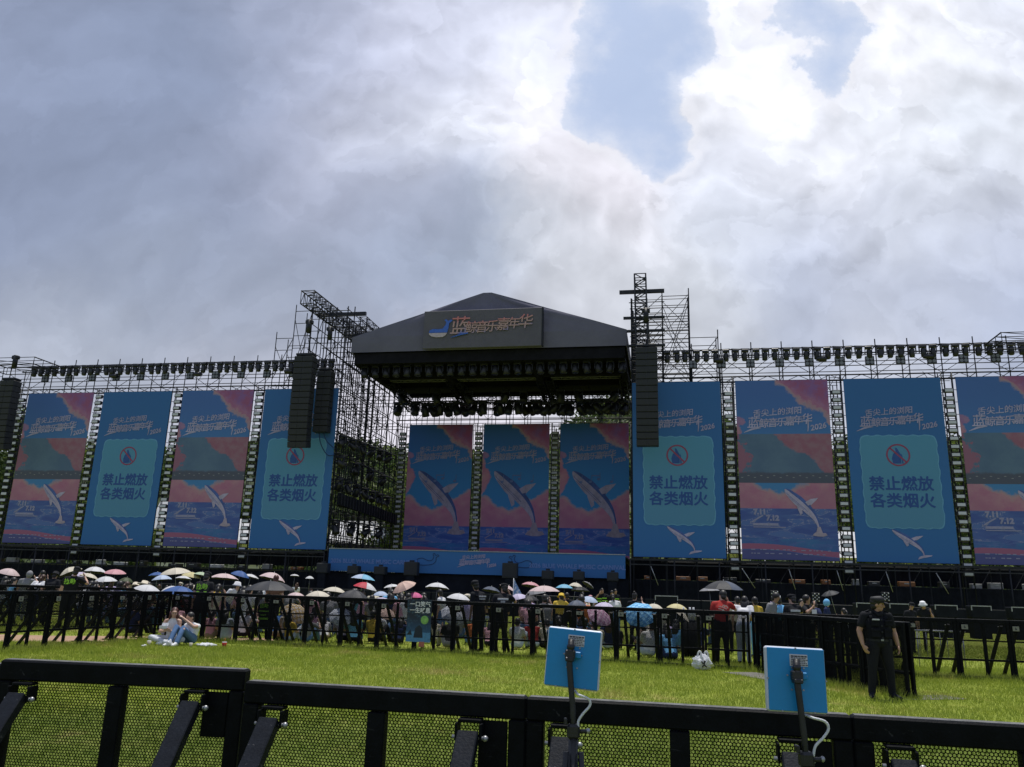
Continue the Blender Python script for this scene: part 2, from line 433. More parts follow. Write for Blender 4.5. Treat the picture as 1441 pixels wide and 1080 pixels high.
def path_material():
    m, t, b = newmat('brick_path'); co = t.coord('Object')
    br = t.node('ShaderNodeTexBrick'); t.put(br.inputs['Vector'], co); br.inputs['Scale'].default_value = 4
    t.put(br.inputs['Color1'], (.30, .17, .10)); t.put(br.inputs['Color2'], (.36, .22, .14)); t.put(br.inputs['Mortar'], (.22, .17, .12))
    n = t.noise(co, 2.0, 4, .6)
    t.put(b.inputs['Base Color'], t.mix(n.step(.4, .8) * .5, X(t.tr, br.outputs[0]), (.42, .30, .20))); b.inputs['Roughness'].default_value = .9
    return m
p = MB(); p.poly([(-19, 19.2, .004), (-11.3, 20.0, .004), (-9.0, 21.6, .004), (-6.3, 22.6, .004), (-6.3, 23.8, .004), (-9.4, 23.2, .004), (-11.8, 22.2, .004), (-19, 21.6, .004)])
structure(p.obj('path', path_material()))
p = MB(); p.poly([(4.6, 17.7, .008), (5.35, 17.9, .008), (6.1, 15.9, .008), (5.45, 15.6, .008)]); p.poly([(6.7, 13.95, .008), (7.9, 14.3, .008), (7.7, 14.8, .008), (6.6, 14.5, .008)])
structure(p.obj('paving_slab', M['concrete']))

def grass():
    V = []; n_t = 0
    def band(n, y0, y1, h0, h1, wd):
        y = np.sqrt(RNG.uniform(y0 * y0, y1 * y1, n)); x = RNG.uniform(-.72, .72, n) * y
        clump = np.sin(x * 2.1 + np.sin(y * 1.7) * 2) * np.sin(y * 1.9 + x * .6)
        keep = ~((x < -6.2) & (y > 19.4 + (x + 15) * .18) & (y < 21.7 + (x + 15) * .18))
        keep &= ~((x > 4.65) & (x < 5.9) & (y > 15.7) & (y < 17.8) & (np.abs((x - 5.35) + (y - 16.8) * .36) < .38))
        x, y, clump = x[keep], y[keep], clump[keep]; n = len(x)
        h = RNG.uniform(h0, h1, n) * (1 + .35 * clump); az = RNG.uniform(0, 6.283, n); ln = RNG.uniform(.1, .75, n) * h; la = RNG.uniform(0, 6.283, n)
        w = wd * RNG.uniform(.6, 1.3, n)
        cx, sx = np.cos(az) * w, np.sin(az) * w; z = np.zeros(n)
        a = np.stack([x - cx, y - sx, z], 1); b = np.stack([x + cx, y + sx, z], 1); c = np.stack([x + np.cos(la) * ln, y + np.sin(la) * ln, h], 1)
        V.append(np.stack([a, b, c], 1).reshape(-1, 3))
    band(60000, 5.5, 10, .03, .07, .0035)
    band(200000, 10, 20.5, .035, .085, .005)
    band(70000, 17, 30, .05, .11, .009)
    # longer tufts along the foot of the fences
    for (x0, y0), (x1, y1), n in (((-10.4, 16.9), (-8.9, 22.0), 3500), ((-8.9, 22.0), (5.4, 18.5), 9000), ((5.2, 18.3), (12.4, 17.6), 7000), ((5.5, 17.0), (6.9, 14.2), 2500)):
        t_ = RNG.uniform(0, 1, n); x = x0 + (x1 - x0) * t_ + RNG.normal(0, .16, n); y = y0 + (y1 - y0) * t_ + RNG.normal(-.05, .16, n)
        h = RNG.uniform(.05, .17, n); az = RNG.uniform(0, 6.283, n); la = RNG.uniform(0, 6.283, n); w = .006; ln = h * RNG.uniform(.1, .6, n)
        V.append(np.stack([np.stack([x - np.cos(az) * w, y - np.sin(az) * w, 0 * x], 1), np.stack([x + np.cos(az) * w, y + np.sin(az) * w, 0 * x], 1), np.stack([x + np.cos(la) * ln, y + np.sin(la) * ln, h], 1)], 1).reshape(-1, 3))
    v = np.concatenate(V).astype(np.float32); nt = len(v) // 3
    me = bpy.data.meshes.new('grass'); me.vertices.add(len(v)); me.vertices.foreach_set('co', v.ravel())
    me.loops.add(nt * 3); me.loops.foreach_set('vertex_index', np.arange(nt * 3, dtype=np.int32))
    me.polygons.add(nt); me.polygons.foreach_set('loop_start', np.arange(0, nt * 3, 3, dtype=np.int32)); me.polygons.foreach_set('loop_total', np.full(nt, 3, dtype=np.int32))
    me.materials.append(grass_material()); me.update(calc_edges=True)
    o = link('grass', me); o['kind'] = 'stuff'
    o['label'] = 'short green lawn grass with yellow dry patches'
grass()

# ---------------------------------------------------------------- hills and trees far behind
def quads_mesh(name, C, S, mats, mi=None):
    """many small leaf faces: centres C, sizes S, at random angles"""
    n = len(C); a = RNG.normal(size=(n, 3)); a /= np.linalg.norm(a, axis=1, keepdims=True); b = RNG.normal(size=(n, 3))
    b -= a * (a * b).sum(1, keepdims=True); b /= np.linalg.norm(b, axis=1, keepdims=True)
    S = S[:, None]; v = np.stack([C - a * S, C + b * S * .55, C + a * S, C - b * S * .55], 1).reshape(-1, 3).astype(np.float32)
    me = bpy.data.meshes.new(name); me.vertices.add(len(v)); me.vertices.foreach_set('co', v.ravel())
    me.loops.add(n * 4); me.loops.foreach_set('vertex_index', np.arange(n * 4, dtype=np.int32))
    me.polygons.add(n); me.polygons.foreach_set('loop_start', np.arange(0, n * 4, 4, dtype=np.int32)); me.polygons.foreach_set('loop_total', np.full(n, 4, dtype=np.int32))
    for q in mats: me.materials.append(q)
    me.polygons.foreach_set('material_index', (mi if mi is not None else RNG.integers(0, len(mats), n)).astype(np.int32))
    me.update(calc_edges=True); return me

def hill_h(x, y):
    f = np.clip((y - 110) / 70, 0, 1); f = f * f * (3 - 2 * f)
    ridge = 30 + .045 * x + 2 * np.sin(x * .021 + 1) + 1.5 * np.sin(x * .055) + 1.2 * np.sin(x * .13 + 2)
    ridge += 7.5 * np.exp(-((x - 25) / 11) ** 2) - 5 * np.exp(-((x + 4) / 14) ** 2) + 1.5 * np.exp(-((x + 32) / 10) ** 2)
    return f * ridge
xs = np.linspace(-190, 190, 96); ys = np.linspace(100, 260, 40)
hm = MB(); gx, gy = np.meshgrid(xs, ys); gz = hill_h(gx, gy) - .05 - np.clip((gy - 200) / 60, 0, 1) * 12
hm.v = [tuple(q) for q in np.stack([gx.ravel(), gy.ravel(), gz.ravel()], 1).tolist()]
for j in range(39):
    for i in range(95): hm._f([j * 96 + i, j * 96 + i + 1, (j + 1) * 96 + i + 1, (j + 1) * 96 + i], 0, True)
structure(hm.obj('hills', M['leaf_deep']))
def forest():
    n = 1900; x = RNG.uniform(-150, 150, n); y = RNG.uniform(112, 185, n); z = hill_h(x, y); keep = z > .5; x, y, z = x[keep], y[keep], z[keep]; n = len(x)
    C = []; S = []; mi = []
    for i in range(n):
        r = RNG.uniform(1.6, 3.4); k = 70; d = RNG.normal(size=(k, 3)); d /= np.linalg.norm(d, axis=1, keepdims=True); d *= (RNG.uniform(.55, 1.05, (k, 1)))
        d[:, 2] *= 1.0; C.append(np.array([x[i], y[i], z[i] + r * .6]) + d * r); S.append(RNG.uniform(.35, .75, k)); mi.append(np.full(k, RNG.choice([0, 0, 1, 1, 2])))
    o = link('forest', quads_mesh('forest', np.concatenate(C), np.concatenate(S), [M['leaf_deep'], M['leaf_mid'], M['leaf_pale']], np.concatenate(mi)))
    o['kind'] = 'stuff'; o['label'] = 'wooded hillside of mixed green trees behind the stage'
forest()
def tree(loc, h, cr, label, leaf, seed, group='trees behind the stage'):
    rg = np.random.default_rng(seed); t = thing('leafy_tree', label, 'tree', loc, 0, group)
    tm = MB(); tm.tube([(0, 0, 0), (.1, 0, h * .35), (-.05, .1, h * .7)], [.22, .16, .07], 8)
    for k in range(6):
        a = k * 1.1 + seed; z = h * (.35 + .06 * k); tm.tube([(0, 0, z), (math.cos(a) * cr * .35, math.sin(a) * cr * .35, z + h * .12), (math.cos(a) * cr * .7, math.sin(a) * cr * .7, z + h * .22)], [.09, .06, .02], 6)
    tm.obj('trunk', M['bark'], t)
    C = []; S = []; mi = []
    for k in range(26):
        a = rg.uniform(0, 6.28); q = rg.uniform(0, 1) ** .6 * cr; c = np.array([math.cos(a) * q, math.sin(a) * q, h * rg.uniform(.38, .98)])
        c[:2] *= 1.15 - (c[2] / h) * .7; r = cr * rg.uniform(.22, .42); n = 230
        d = rg.normal(size=(n, 3)); d /= np.linalg.norm(d, axis=1, keepdims=True); d *= rg.uniform(.5, 1.1, (n, 1)); C.append(c + d * r); S.append(rg.uniform(.09, .24, n)); mi.append(rg.integers(0, 2, n))
    o = link('crown', quads_mesh('crown', np.concatenate(C), np.concatenate(S), leaf, np.concatenate(mi)), t)
    return t
LD, LM, LP = [M['leaf_deep'], M['leaf_mid']], [M['leaf_mid'], M['leaf_pale']], [M['leaf_pale'], M['leaf_mid']]
def gp(px, Y): v = at(px, 830, Y); return (v.x, Y, 0)
tree(gp(-6, 62), 13.2, 4.2, 'tall dark green tree beyond the far left end of the scaffold', LD, 1)
tree(gp(14, 66), 9.0, 3.2, 'lower bright green tree under the leftmost speaker column', LM, 2)
tree(gp(545, 78), 10.5, 3.4, 'bright green tree seen through the side scaffold beside the back screens', LP, 3)
tree(gp(505, 82), 9.2, 3.2, 'dusky green tree seen through the side scaffold above the tent roof', LD, 4)
tree(gp(120, 80), 9.5, 3.4, 'green tree showing in the gap between the first two banners on the left', LM, 5)
tree(gp(350, 84), 10.5, 3.4, 'yellow green tree in the gap left of the fourth banner from the left', LP, 6)
tree(gp(1030, 76), 13.5, 3.6, 'dark tree in the gap right of the first notice banner on the right wing', LD, 7)
tree(gp(1190, 78), 12.0, 3.4, 'green tree in the gap between the second and third banners of the right wing', LM, 8)
tree(gp(1350, 72), 14.0, 3.8, 'olive tree in the gap before the rightmost banner', LD, 9)

# white tents and sheds glimpsed behind the scaffolds
def tent(loc, w, dp, h, label, rz=0.0):
    t = thing('white_tent', label, 'tent', loc, rz, 'tents behind the stage')
    b = MB(); hw, hd = w / 2, dp / 2; e = h * .68
    b.poly([(-hw, -hd, e), (hw, -hd, e), (hw * .86, 0, h), (-hw * .86, 0, h)]); b.poly([(-hw, hd, e), (hw, hd, e), (hw * .86, 0, h), (-hw * .86, 0, h)][::-1])
    b.poly([(-hw, -hd, e), (-hw * .86, 0, h), (-hw, hd, e)]); b.poly([(hw, -hd, e), (hw, hd, e), (hw * .86, 0, h)]); b.obj('roof', M['white_cloth'], t)
    b = MB(); b.box((0, hd - .05, e / 2), (w - .1, .06, e)); b.obj('wall', M['white_cloth'], t)
    for sx in (-1, 1):
        for sy in (-1, 1): MB().tube([(sx * (hw - .08), sy * (hd - .12), 0), (sx * (hw - .08), sy * (hd - .12), e)], .05, 6).obj('post', M['alu'], t)
tent(gp(506, 80), 6.5, 5, 7.4, 'pale tent roof behind the side scaffold left of the back screens', .12)
tent(gp(1033, 64), 4.0, 4, 6.6, 'white tent in the gap right of the first right wing banner')
tent(gp(1192, 62), 3.4, 4, 6.4, 'white tent in the gap left of the third right wing banner')
tent(gp(344, 76), 3.2, 4, 7.0, 'white tent in the gap left of the fourth banner on the left wing')
tent(gp(228, 78), 3.0, 3, 8.6, 'small white tent in the gap between second and third left banners')
# ---------------------------------------------------------------- scaffolds
UNIT = {}
def unit_tube(r, n=6, m='scaffold_steel'):
    k = (round(r, 4), n, m)
    if k not in UNIT: UNIT[k] = MB().tube([(0, 0, 0), (0, 0, 1)], r, n).mesh('pipe', M[m])
    return UNIT[k]
class Scaffold:
    """one standing frame of pipes; each pipe a part, past a hundred of a part the rest as one part"""
    def __init__(s, root, m='scaffold_steel'): s.root = root; s.q = {}; s.m = m
    def pipe(s, name, p0, p1, r): s.q.setdefault(name, []).append((Vector(p0), Vector(p1), r))
    def done(s):
        for name, L in s.q.items():
            L.sort(key=lambda a: -(a[1] - a[0]).length * a[2])
            for p0, p1, r in L[:96]:
                d = p1 - p0; o = link(name, unit_tube(r, 6, s.m), s.root, p0); o.rotation_euler = d.to_track_quat('Z', 'Y').to_euler(); o.scale = (1, 1, d.length)
            if len(L) > 96:
                b = MB()
                for p0, p1, r in L[96:]: b.tube([p0, p1], r, 5)
                o = b.obj('small_pipework', M[s.m], s.root); o['kind'] = 'stuff'
def frange(a, b, st):
    n = max(1, round((b - a) / st)); return [a + (b - a) * i / n for i in range(n + 1)]

# --- wing scaffolds that carry the banners
def wing(s0, s1, label, gaps):
    t = sthing('scaffold', label, 'scaffold', s0, 0, 0, 'stage scaffolds'); sc = Scaffold(t)
    xs = frange(0, s1 - s0, 1.82); L = s1 - s0
    for j, d in enumerate((.35, 1.75)):
        for i, x in enumerate(xs):
            sc.pipe('upright', (x, d, 0), (x, d, 16.95 if j == 0 else 16.6), .034)
        for z in (3.3, 14.72, 15.3, 15.95, 16.5): sc.pipe('ledger', (-.3, d, z), (L + .3, d, z), .045 if z in (14.72, 16.5) else .027)
    for k in range(0, len(xs) - 1):
        a, b = xs[k], xs[k + 1]
        if k % 2: sc.pipe('brace', (a, .38, 14.75), (b, .38, 15.95), .02)
        else: sc.pipe('brace', (b, .38, 14.75), (a, .38, 15.95), .02)
        sc.pipe('brace', (a, 1.75, 15.3), (b, .35, 16.5), .016); sc.pipe('brace', (a, .35, 14.3), ((a + b) / 2, .35, 14.72), .02); sc.pipe('brace', (b, .35, 14.3), ((a + b) / 2, .35, 14.72), .02)
        for z in (14.72, 16.5): sc.pipe('transom', (a, .35, z), (a, 1.75, z), .022)
        sc.pipe('brace', (a, 1.7, .3), (b, 1.7, 3.3), .024)
    for g0, g1 in gaps:                        # the dense frames showing between the banners
        a, b = g0 - s0, g1 - s0
        for d in (.5, 1.7, 2.9):
            for x in (a + .06, b - .06): sc.pipe('upright', (x, d, 2.4), (x, d, 14.7), .03)
            for z in frange(3.2, 14.4, .75): sc.pipe('ledger', (a - .25, d, z + d * .1), (b + .25, d, z + d * .1), .02)
        for i, z in enumerate(frange(3.2, 13.6, 1.5)):
            p, q = (a, b) if i % 2 else (b, a); sc.pipe('brace', (p, 1.7, z), (q, 1.7, z + 1.5), .018); sc.pipe('brace', (q, 2.9, z + .4), (p, 2.9, z + 1.9), .018)
    sc.done(); return t
GL = [(-37.6, -36.35), (-30.96, -30.08), (-24.63, -23.74), (-18.32, -17.47)]
GR = [(13.21, 14.11), (19.53, 20.47), (25.85, 26.71)]
wing(-38.6, -13.0, 'long scaffold wall holding the four banners of the left wing', GL)
wing(9.7, 33.5, 'long scaffold wall holding the four banners of the right wing', GR)

# --- side scaffolds running back from the stage front, and the one behind the back screens
def side(s0, s1, d1, top, label, outer, zlow=0.0, step=1.25):
    t = sthing('scaffold', label, 'scaffold', s0, .4, 0, 'stage scaffolds'); sc = Scaffold(t); ds = frange(0, d1, step); w = s1 - s0
    for x in (0, w / 2, w):
        for i, d in enumerate(ds): sc.pipe('upright', (x, d, zlow), (x, d, top + (.4 if i % 2 else 0)), .042)
        for z in frange(3.6, top - .2, .95): sc.pipe('ledger', (x, -.2, z), (x, d1 + .2, z), .030)
    for i, d in enumerate(ds):
        for z in frange(4.2, top - .3, 1.9): sc.pipe('transom', (-.15, d, z), (w + .15, d, z), .03)
    for i in range(len(ds) - 1):
        for j, z in enumerate(frange(3.6, top - 2.2, 2.2)[:-1]):
            a, b = (ds[i], ds[i + 1]) if (i + j) % 2 else (ds[i + 1], ds[i]); sc.pipe('brace', (w, a, z), (w, b, z + 2.2), .026); sc.pipe('brace', (w / 2, b, z), (w / 2, a, z + 2.2), .022)
            if (i + j) % 3 == 0: sc.pipe('brace', (0, a, z), (w, b, z + 2.2), .024)
    for (o0, o1, zt) in outer:                 # stepped bays on the outside
        for d in (0.1, 1.9):
            for x in (o0 - s0, o1 - s0): sc.pipe('upright', (x, d, 3.4), (x, d, zt + .5), .034)
            for z in frange(14.7, zt, .85): sc.pipe('ledger', (min(o0, o1) - s0, d, z), (max(o0, o1) - s0, d, z), .024)
            sc.pipe('brace', (o0 - s0, d, 15.2), (o1 - s0, d, zt), .024); sc.pipe('brace', (o1 - s0, d, 15.0), (o0 - s0, d, zt - .6), .022)
    sc.done(); return t
def boxtruss(sc, p0, p1, w, nm='chord', r=.035, seg=.7):
    p0 = Vector(p0); p1 = Vector(p1); d = (p1 - p0); L = d.length; d.normalize(); a = d.cross(Vector((0, 0, 1)))
    if a.length < .1: a = Vector((1, 0, 0))
    a.normalize(); b = a.cross(d); h = w / 2; cor = [a * h + b * h, a * -h + b * h, a * -h - b * h, a * h - b * h]
    for c in cor: sc.pipe(nm, p0 + c, p1 + c, r)
    n = max(1, round(L / seg))
    for i in range(n + 1):
        q = p0 + d * (L * i / n)
        for k in range(4):
            sc.pipe('lacing', q + cor[k], q + cor[(k + 1) % 4], r * .6)
            if i < n:
                q2 = p0 + d * (L * (i + 1) / n); k2 = (k + 1) % 4
                sc.pipe('lacing', q + cor[k if i % 2 else k2], q2 + cor[k2 if i % 2 else k], r * .6)
def beams(t, L):
    for (a, b, h) in L: MB().beam(a, b, .22, h).obj('cross_beam', M['truss_metal'], t)
tl = side(-14.7, -12.0, 13.2, 20.4, 'tall dense side scaffold left of the roof, climbing in steps', [(-17.3, -16.0, 18.2), (-16.0, -14.7, 20.2)])
sc = Scaffold(tl, 'truss_metal'); boxtruss(sc, (-.2, -.6, 21.0), (-.2, 11.5, 21.3), .95, 'chord', .045, .5); boxtruss(sc, (2.0, 4.5, 20.9), (2.0, 12.5, 20.9), .6); sc.done()
beams(tl, [((-.8, 2.6, 20.75), (3.0, 2.6, 20.75), .26), ((-.8, 7.6, 20.75), (3.3, 7.6, 20.75), .26), ((-.8, 11.6, 20.75), (3.3, 11.6, 20.75), .26)])
tr = side(7.75, 9.75, 13.2, 20.2, 'tall scaffold tower right of the roof with a lattice mast', [(9.75, 11.45, 20.3), (11.45, 13.2, 17.4)])
sc = Scaffold(tr, 'truss_metal'); boxtruss(sc, (.75, -.7, 12.5), (.62, -.7, 21.5), .72, 'mast_chord', .055, .45)
for d in (.4, 1.6, 3.0, 5.0, 8.0, 11.0):
    for z in frange(14.8 + d * .05, 20.2, .62): sc.pipe('cross_pipe', (-.05, d, z), (2.05 + (1.7 if d in (.4, 1.6, 5.0) else 0), d, z), .022)
for d, f in ((.4, 1), (1.6, 0), (3.0, 1), (6.0, 0)):
    for z in frange(14.8, 18.6, 1.9): sc.pipe('brace', (0 if f else 2, d, z), (2 if f else 0, d, z + 1.9), .022); sc.pipe('brace', (2 if f else 3.7, d, z), (3.7 if f else 2, d, z + 1.9), .02)
sc.done()
beams(tr, [((-.75, -.25, 20.55), (2.15, -.25, 20.55), .22), ((-.5, -.25, 18.75), (2.15, -.25, 18.75), .14), ((-.4, -.25, 17.85), (2.15, -.25, 17.85), .13), ((-.3, -.25, 16.85), (2.15, -.25, 16.85), .13)])
rear = sthing('scaffold', 'wide scaffold behind the three back screens, topped by a twin rail', 'scaffold', -12.2, 13.3, 0, 'stage scaffolds'); sc = Scaffold(rear)
xs = frange(0, 21.5, 1.5)
for d in (0, 1.5, 3.0):
    for x in xs: sc.pipe('upright', (x, d, 3), (x, d, 17.6 + .4 * d), .03)
    for z in (14.55, 14.85, 15.6, 16.5, 17.4): sc.pipe('ledger', (-.2, d, z), (21.7, d, z), .05 if z == 14.85 and d == 0 else .022)
for k in range(len(xs) - 1):
    a, b = (xs[k], xs[k + 1]) if k % 2 else (xs[k + 1], xs[k]); sc.pipe('brace', (a, 0, 14.85), (b, 0, 16.5), .02); sc.pipe('brace', (b, 1.5, 15.6), (a, 1.5, 17.4), .018)
for g0, g1 in ((-12.1, -11.15), (-5.61, -4.73), (.7, 1.57), (7.01, 8.0)):
    a, b = g0 + 12.2, g1 + 12.2
    for d in (.4, 1.5, 2.6):
        for x in (a + .1, b - .1): sc.pipe('upright', (x, d, 3), (x, d, 14.6), .03)
        for z in frange(4, 14.4, .8): sc.pipe('ledger', (a - .2, d, z + d * .12), (b + .2, d, z + d * .12), .02)
sc.done()
# --- cantilevered box frames at the far ends
def endframe(s, d0, d1, w, z, label, flip):
    t = sthing('box_truss', label, 'truss', s, 0, 0, 'end frames'); sc = Scaffold(t)
    for x in (0, w):
        for zz in (z, z - .5): sc.pipe('chord', (x, d0, zz), (x, d1, zz), .04)
        for d in frange(d0, d1, .8): sc.pipe('lacing', (x, d, z), (x, d, z - .5), .022)
    for d in frange(d0, d1, .8):
        for zz in (z, z - .5): sc.pipe('lacing', (0, d, zz), (w, d, zz), .024)
        sc.pipe('lacing', (0, d, z), (w, d, z - .5), .022)
    e = 0 if flip else w; x = -.2 if flip else w + .2
    for d in (d0 + .5, d1 - .3):
        sc.pipe('upright', (e, d, z), (e, d, 12.3), .03)
    for zz in (15.4, 14.4, 13.4): sc.pipe('lacing', (e, d0 + .5, zz), (e, d1 - .3, zz + .3), .022); sc.pipe('lacing', (e, d0 + .5, zz), (e + (1.6 if flip else -1.6), d1, zz - .8), .022)
    sc.done()
endframe(-38.9, -2.3, .3, 4.6, 16.45, 'open lattice frame jutting out at the far left end of the left wing', True)
endframe(28.6, -2.2, .3, 4.6, 16.35, 'open lattice frame jutting out at the far right end of the right wing', False)

# ---------------------------------------------------------------- stage floor, skirts
st = sthing('stage_platform', 'black stage floor with dark underframe behind the blue fascia banner', 'stage', 0, 0)
b = MB(); b.box((-2.1, 6.6, 3.42), (19.0, 13.0, .16), bev=.02); b.obj('deck', M['black_cloth'], st)
b = MB(); b.box((-2.1, -.05, 1.1), (19.2, .12, 2.2)); b.obj('front_skirt', M['black_cloth'], st)
b = MB(); b.box((-2.1, 13.0, 1.7), (19.0, .1, 3.3)); b.obj('rear_skirt', M['black_cloth'], st)
for x in frange(-11.2, 7, 2.6):
    for y in (.4, 4.5, 8.7, 12.6): MB().box((x, y, 1.67), (.12, .12, 3.34)).obj('leg', M['black_steel'], st)
def curtain(s0, s1, d, z0, z1, label):
    n = int((s1 - s0) / .16); b = MB(); rg = random.Random(int(s0 * 10) + int(d * 7)); pts = []
    for i in range(n + 1): pts.append((s0 + (s1 - s0) * i / n, d + .06 * math.sin(i * 1.9) + rg.uniform(-.03, .03)))
    ps = W(s0, d)
    b0 = []
    for (x, y) in pts:
        b.v += [(x - s0, y - d, z0), (x - s0, y - d + rg.uniform(-.02, .02), z1), (x - s0, y - d + .02, z0), (x - s0, y - d + .02, z1)]
    for i in range(n): b._f([i * 4, i * 4 + 4, i * 4 + 5, i * 4 + 1], 0, True); b._f([i * 4 + 2, i * 4 + 3, i * 4 + 7, i * 4 + 6], 0, True)
    t = b.obj('black_curtain', M['black_cloth'], None, ps, -TH); tag(t, label, 'curtain', 'black drapes under the stage wings')
curtain(-39.5, -11.8, 1.2, 0, 2.15, 'lower black drape along the foot of the left wing')
curtain(-39.5, -11.8, 2.6, 2.5, 3.55, 'upper black drape under the banners of the left wing')
curtain(7.5, 33.5, 1.2, 0, 2.2, 'lower black drape along the foot of the right wing')
curtain(7.5, 33.5, 2.6, 2.27, 3.55, 'upper black drape under the banners of the right wing')
def rail(s0, s1, d, label):
    t = sthing('front_rail', label, 'rail', s0, d, 0, 'rails below the wing banners'); L = s1 - s0
    MB().box((L / 2, 0, 3.08), (L, .08, .06)).obj('top_beam', M['truss_metal'], t)
    MB().box((L / 2, .02, 3.38), (L, .1, .12)).obj('banner_sill', M['black_steel'], t)
    for x in frange(0, L, 2.6): MB().tube([(x, 0, 0), (x, 0, 3.4)], .04, 6).obj('post', M['black_steel'], t)
    rg = random.Random(int(s0))
    for x in frange(1.2, L - 1, 2.6):
        if s0 > 0 and rg.random() < .55: MB().tube([(x, .15, 3.0), (x + rg.uniform(.3, 1.1), .5, 1.9)], .022, 6).obj('stay', M['alu'], t)
rail(-38.5, -11.9, -.35, 'steel rail with stays along the foot of the left wing banners')
rail(7.6, 33.4, -.35, 'steel rail with stays along the foot of the right wing banners')
# dull boxes and gear stored in the opening below the banners
def gear():
    rg = random.Random(5); k = 0
    cols = [mat('gear_grey', (.3, .3, .3), .5), mat('gear_dark', (.03, .03, .035), .5), mat('gear_amber', (.30, .12, .04), .6), mat('gear_white', (.6, .6, .6), .5)]
    for s in list(frange(-37, -13, 1.9)) + list(frange(8.6, 32, 1.7)):
        s += rg.uniform(-.5, .5); w = rg.uniform(.35, .9); h = rg.uniform(.18, .36); m = cols[2] if 8.5 < s < 12 else rg.choice(cols)
        z = 2.24; where = 'left' if s < 0 else 'right'
        t = sthing('equipment_case', f'small equipment case on the ledge below the {where} wing banners', 'case', s, 1.9, z, f'equipment cases under the {where} wing')
        MB().box((0, 0, h / 2), (w, .5, h), bev=.02).obj('body', m, t); MB().box((0, -.26, h * .6), (w * .4, .03, .05)).obj('handle', M['steel_grey'], t)
    for s0, s1 in ((-39, -12), (7.8, 33)):
        t = sthing('case_shelf', f'black shelf carrying equipment cases under the {"left" if s0 < 0 else "right"} wing banners', 'shelf', s0, 1.9, 0, None)
        MB().box(((s1 - s0) / 2, 0, 2.2), (s1 - s0, .8, .08)).obj('board', M['black_steel'], t)
        for x in frange(.3, s1 - s0 - .3, 3.5): MB().box((x, 0, 1.08), (.1, .7, 2.16)).obj('leg', M['black_steel'], t)
gear()

# ---------------------------------------------------------------- roof
rf = sthing('stage_roof', 'grey gabled fabric stage roof with dark underside', 'stage roof', 0, 0)
A0, A1, B0, B1 = Vector((-11.3, 0, 16.85)), Vector((-11.35, 0, 17.95)), Vector((7.45, 0, 16.85)), Vector((7.42, 0, 17.95))
P0, P1, DB = Vector((-2.30, .5, 21.05)), Vector((-1.72, .5, 21.05)), 13.0
def grid_face(b, a, c, d, e, nu, nv, sag, mi=0):
    """a sheet between four corners, sagging a little between its seams"""
    i0 = len(b.v); nrm = (c - a).cross(e - a).normalized(); rg = random.Random(3)
    for j in range(nv + 1):
        for i in range(nu + 1):
            u, v = i / nu, j / nv; p = a.lerp(c, u).lerp(e.lerp(d, u), v)
            b.v.append(tuple(p + nrm * (sag * (math.sin(u * math.pi * 5) * .4 + math.sin(u * 31 + v * 9) * .25) * math.sin(v * math.pi))))
    for j in range(nv):
        for i in range(nu): q = i0 + j * (nu + 1) + i; b._f([q, q + 1, q + nu + 2, q + nu + 1], mi, True)
b = MB(); grid_face(b, A0, B0, B1, A1, 40, 4, .05); b.obj('front_valance', M['roof_cloth'], rf)
b = MB(); grid_face(b, A1, B1, P1, P0, 48, 14, .10); b.obj('front_gable', M['roof_cloth'], rf)
Ab, Bb = Vector((-11.35, DB, 17.95)), Vector((7.42, DB, 17.95)); Q0, Q1 = Vector((-2.30, 9, 21.05)), Vector((-1.72, 9, 21.05))
b = MB(); grid_face(b, Ab, A1, P0, Q0, 12, 8, .08); b.obj('roof_slope', M['roof_cloth'], rf)
b = MB(); grid_face(b, B1, Bb, Q1, P1, 12, 8, .08); b.obj('roof_slope', M['roof_cloth'], rf)
b = MB(); grid_face(b, Bb, Ab, Q0, Q1, 12, 8, .08); b.poly([P0, P1, Q1, Q0]); b.obj('roof_slope', M['roof_cloth'], rf)
for x in (-11.33, 7.43): MB().box((x, DB / 2, 17.4), (.05, DB, 1.1)).obj('side_valance', M['roof_cloth'], rf)
b = MB(); b.poly([(-11.2, .1, 16.9), (7.35, .1, 16.9), (7.35, DB, 16.9), (-11.2, DB, 16.9)], (0, 0, .05)); b.obj('ceiling', M['roof_under'], rf)
for z, y, h in ((16.45, .35, .75), (16.45, 4.4, .75), (16.65, 8.6, .4), (16.8, 12.6, .16)): MB().box((-1.9, y, z), (18.4, .4, h)).obj('main_truss', M['roof_under'], rf)
for x in (-11.0, -5.6, 1.0, 7.1): MB().box((x, 4.5, 16.4), (.4, 8.0, .7)).obj('cross_truss', M['roof_under'], rf)

# --- sign on the gable
SIGN = [mat('sign_blue', (.05, .14, .55), .6), mat('sign_pale', (.5, .42, .46), .6)]
def sign_letter_mat():
    m, t, b = newmat('sign_lettering'); x, y, z = t.xyz(t.coord('Object')); n = t.noise(t.coord('Object'), 1.1, 3)
    f = (z * .55 + x * -.13 + (n - .5) * .8 + .45)
    c = t.mix(f.step(.12, .42), (.06, .15, .5), (.46, .30, .28)); c = t.mix(f.step(.50, .78), c, (.58, .20, .20)); t.put(b.inputs['Base Color'], c); b.inputs['Roughness'].default_value = .6; return m
sg = sthing('roof_sign', 'dark grey sign board on the roof gable with a blue whale emblem', 'sign', -2.08, -.32, 18.2, None)
MB().box((0, 0, 0), (8.1, .14, 2.66), bev=.03).obj('board', mat('sign_board', (.108, .102, .125), .75, 0, .12, .7), sg)
MB().box((4.09, .03, 0), (.08, .3, 2.7)).obj('side_frame', M['black_steel'], sg)
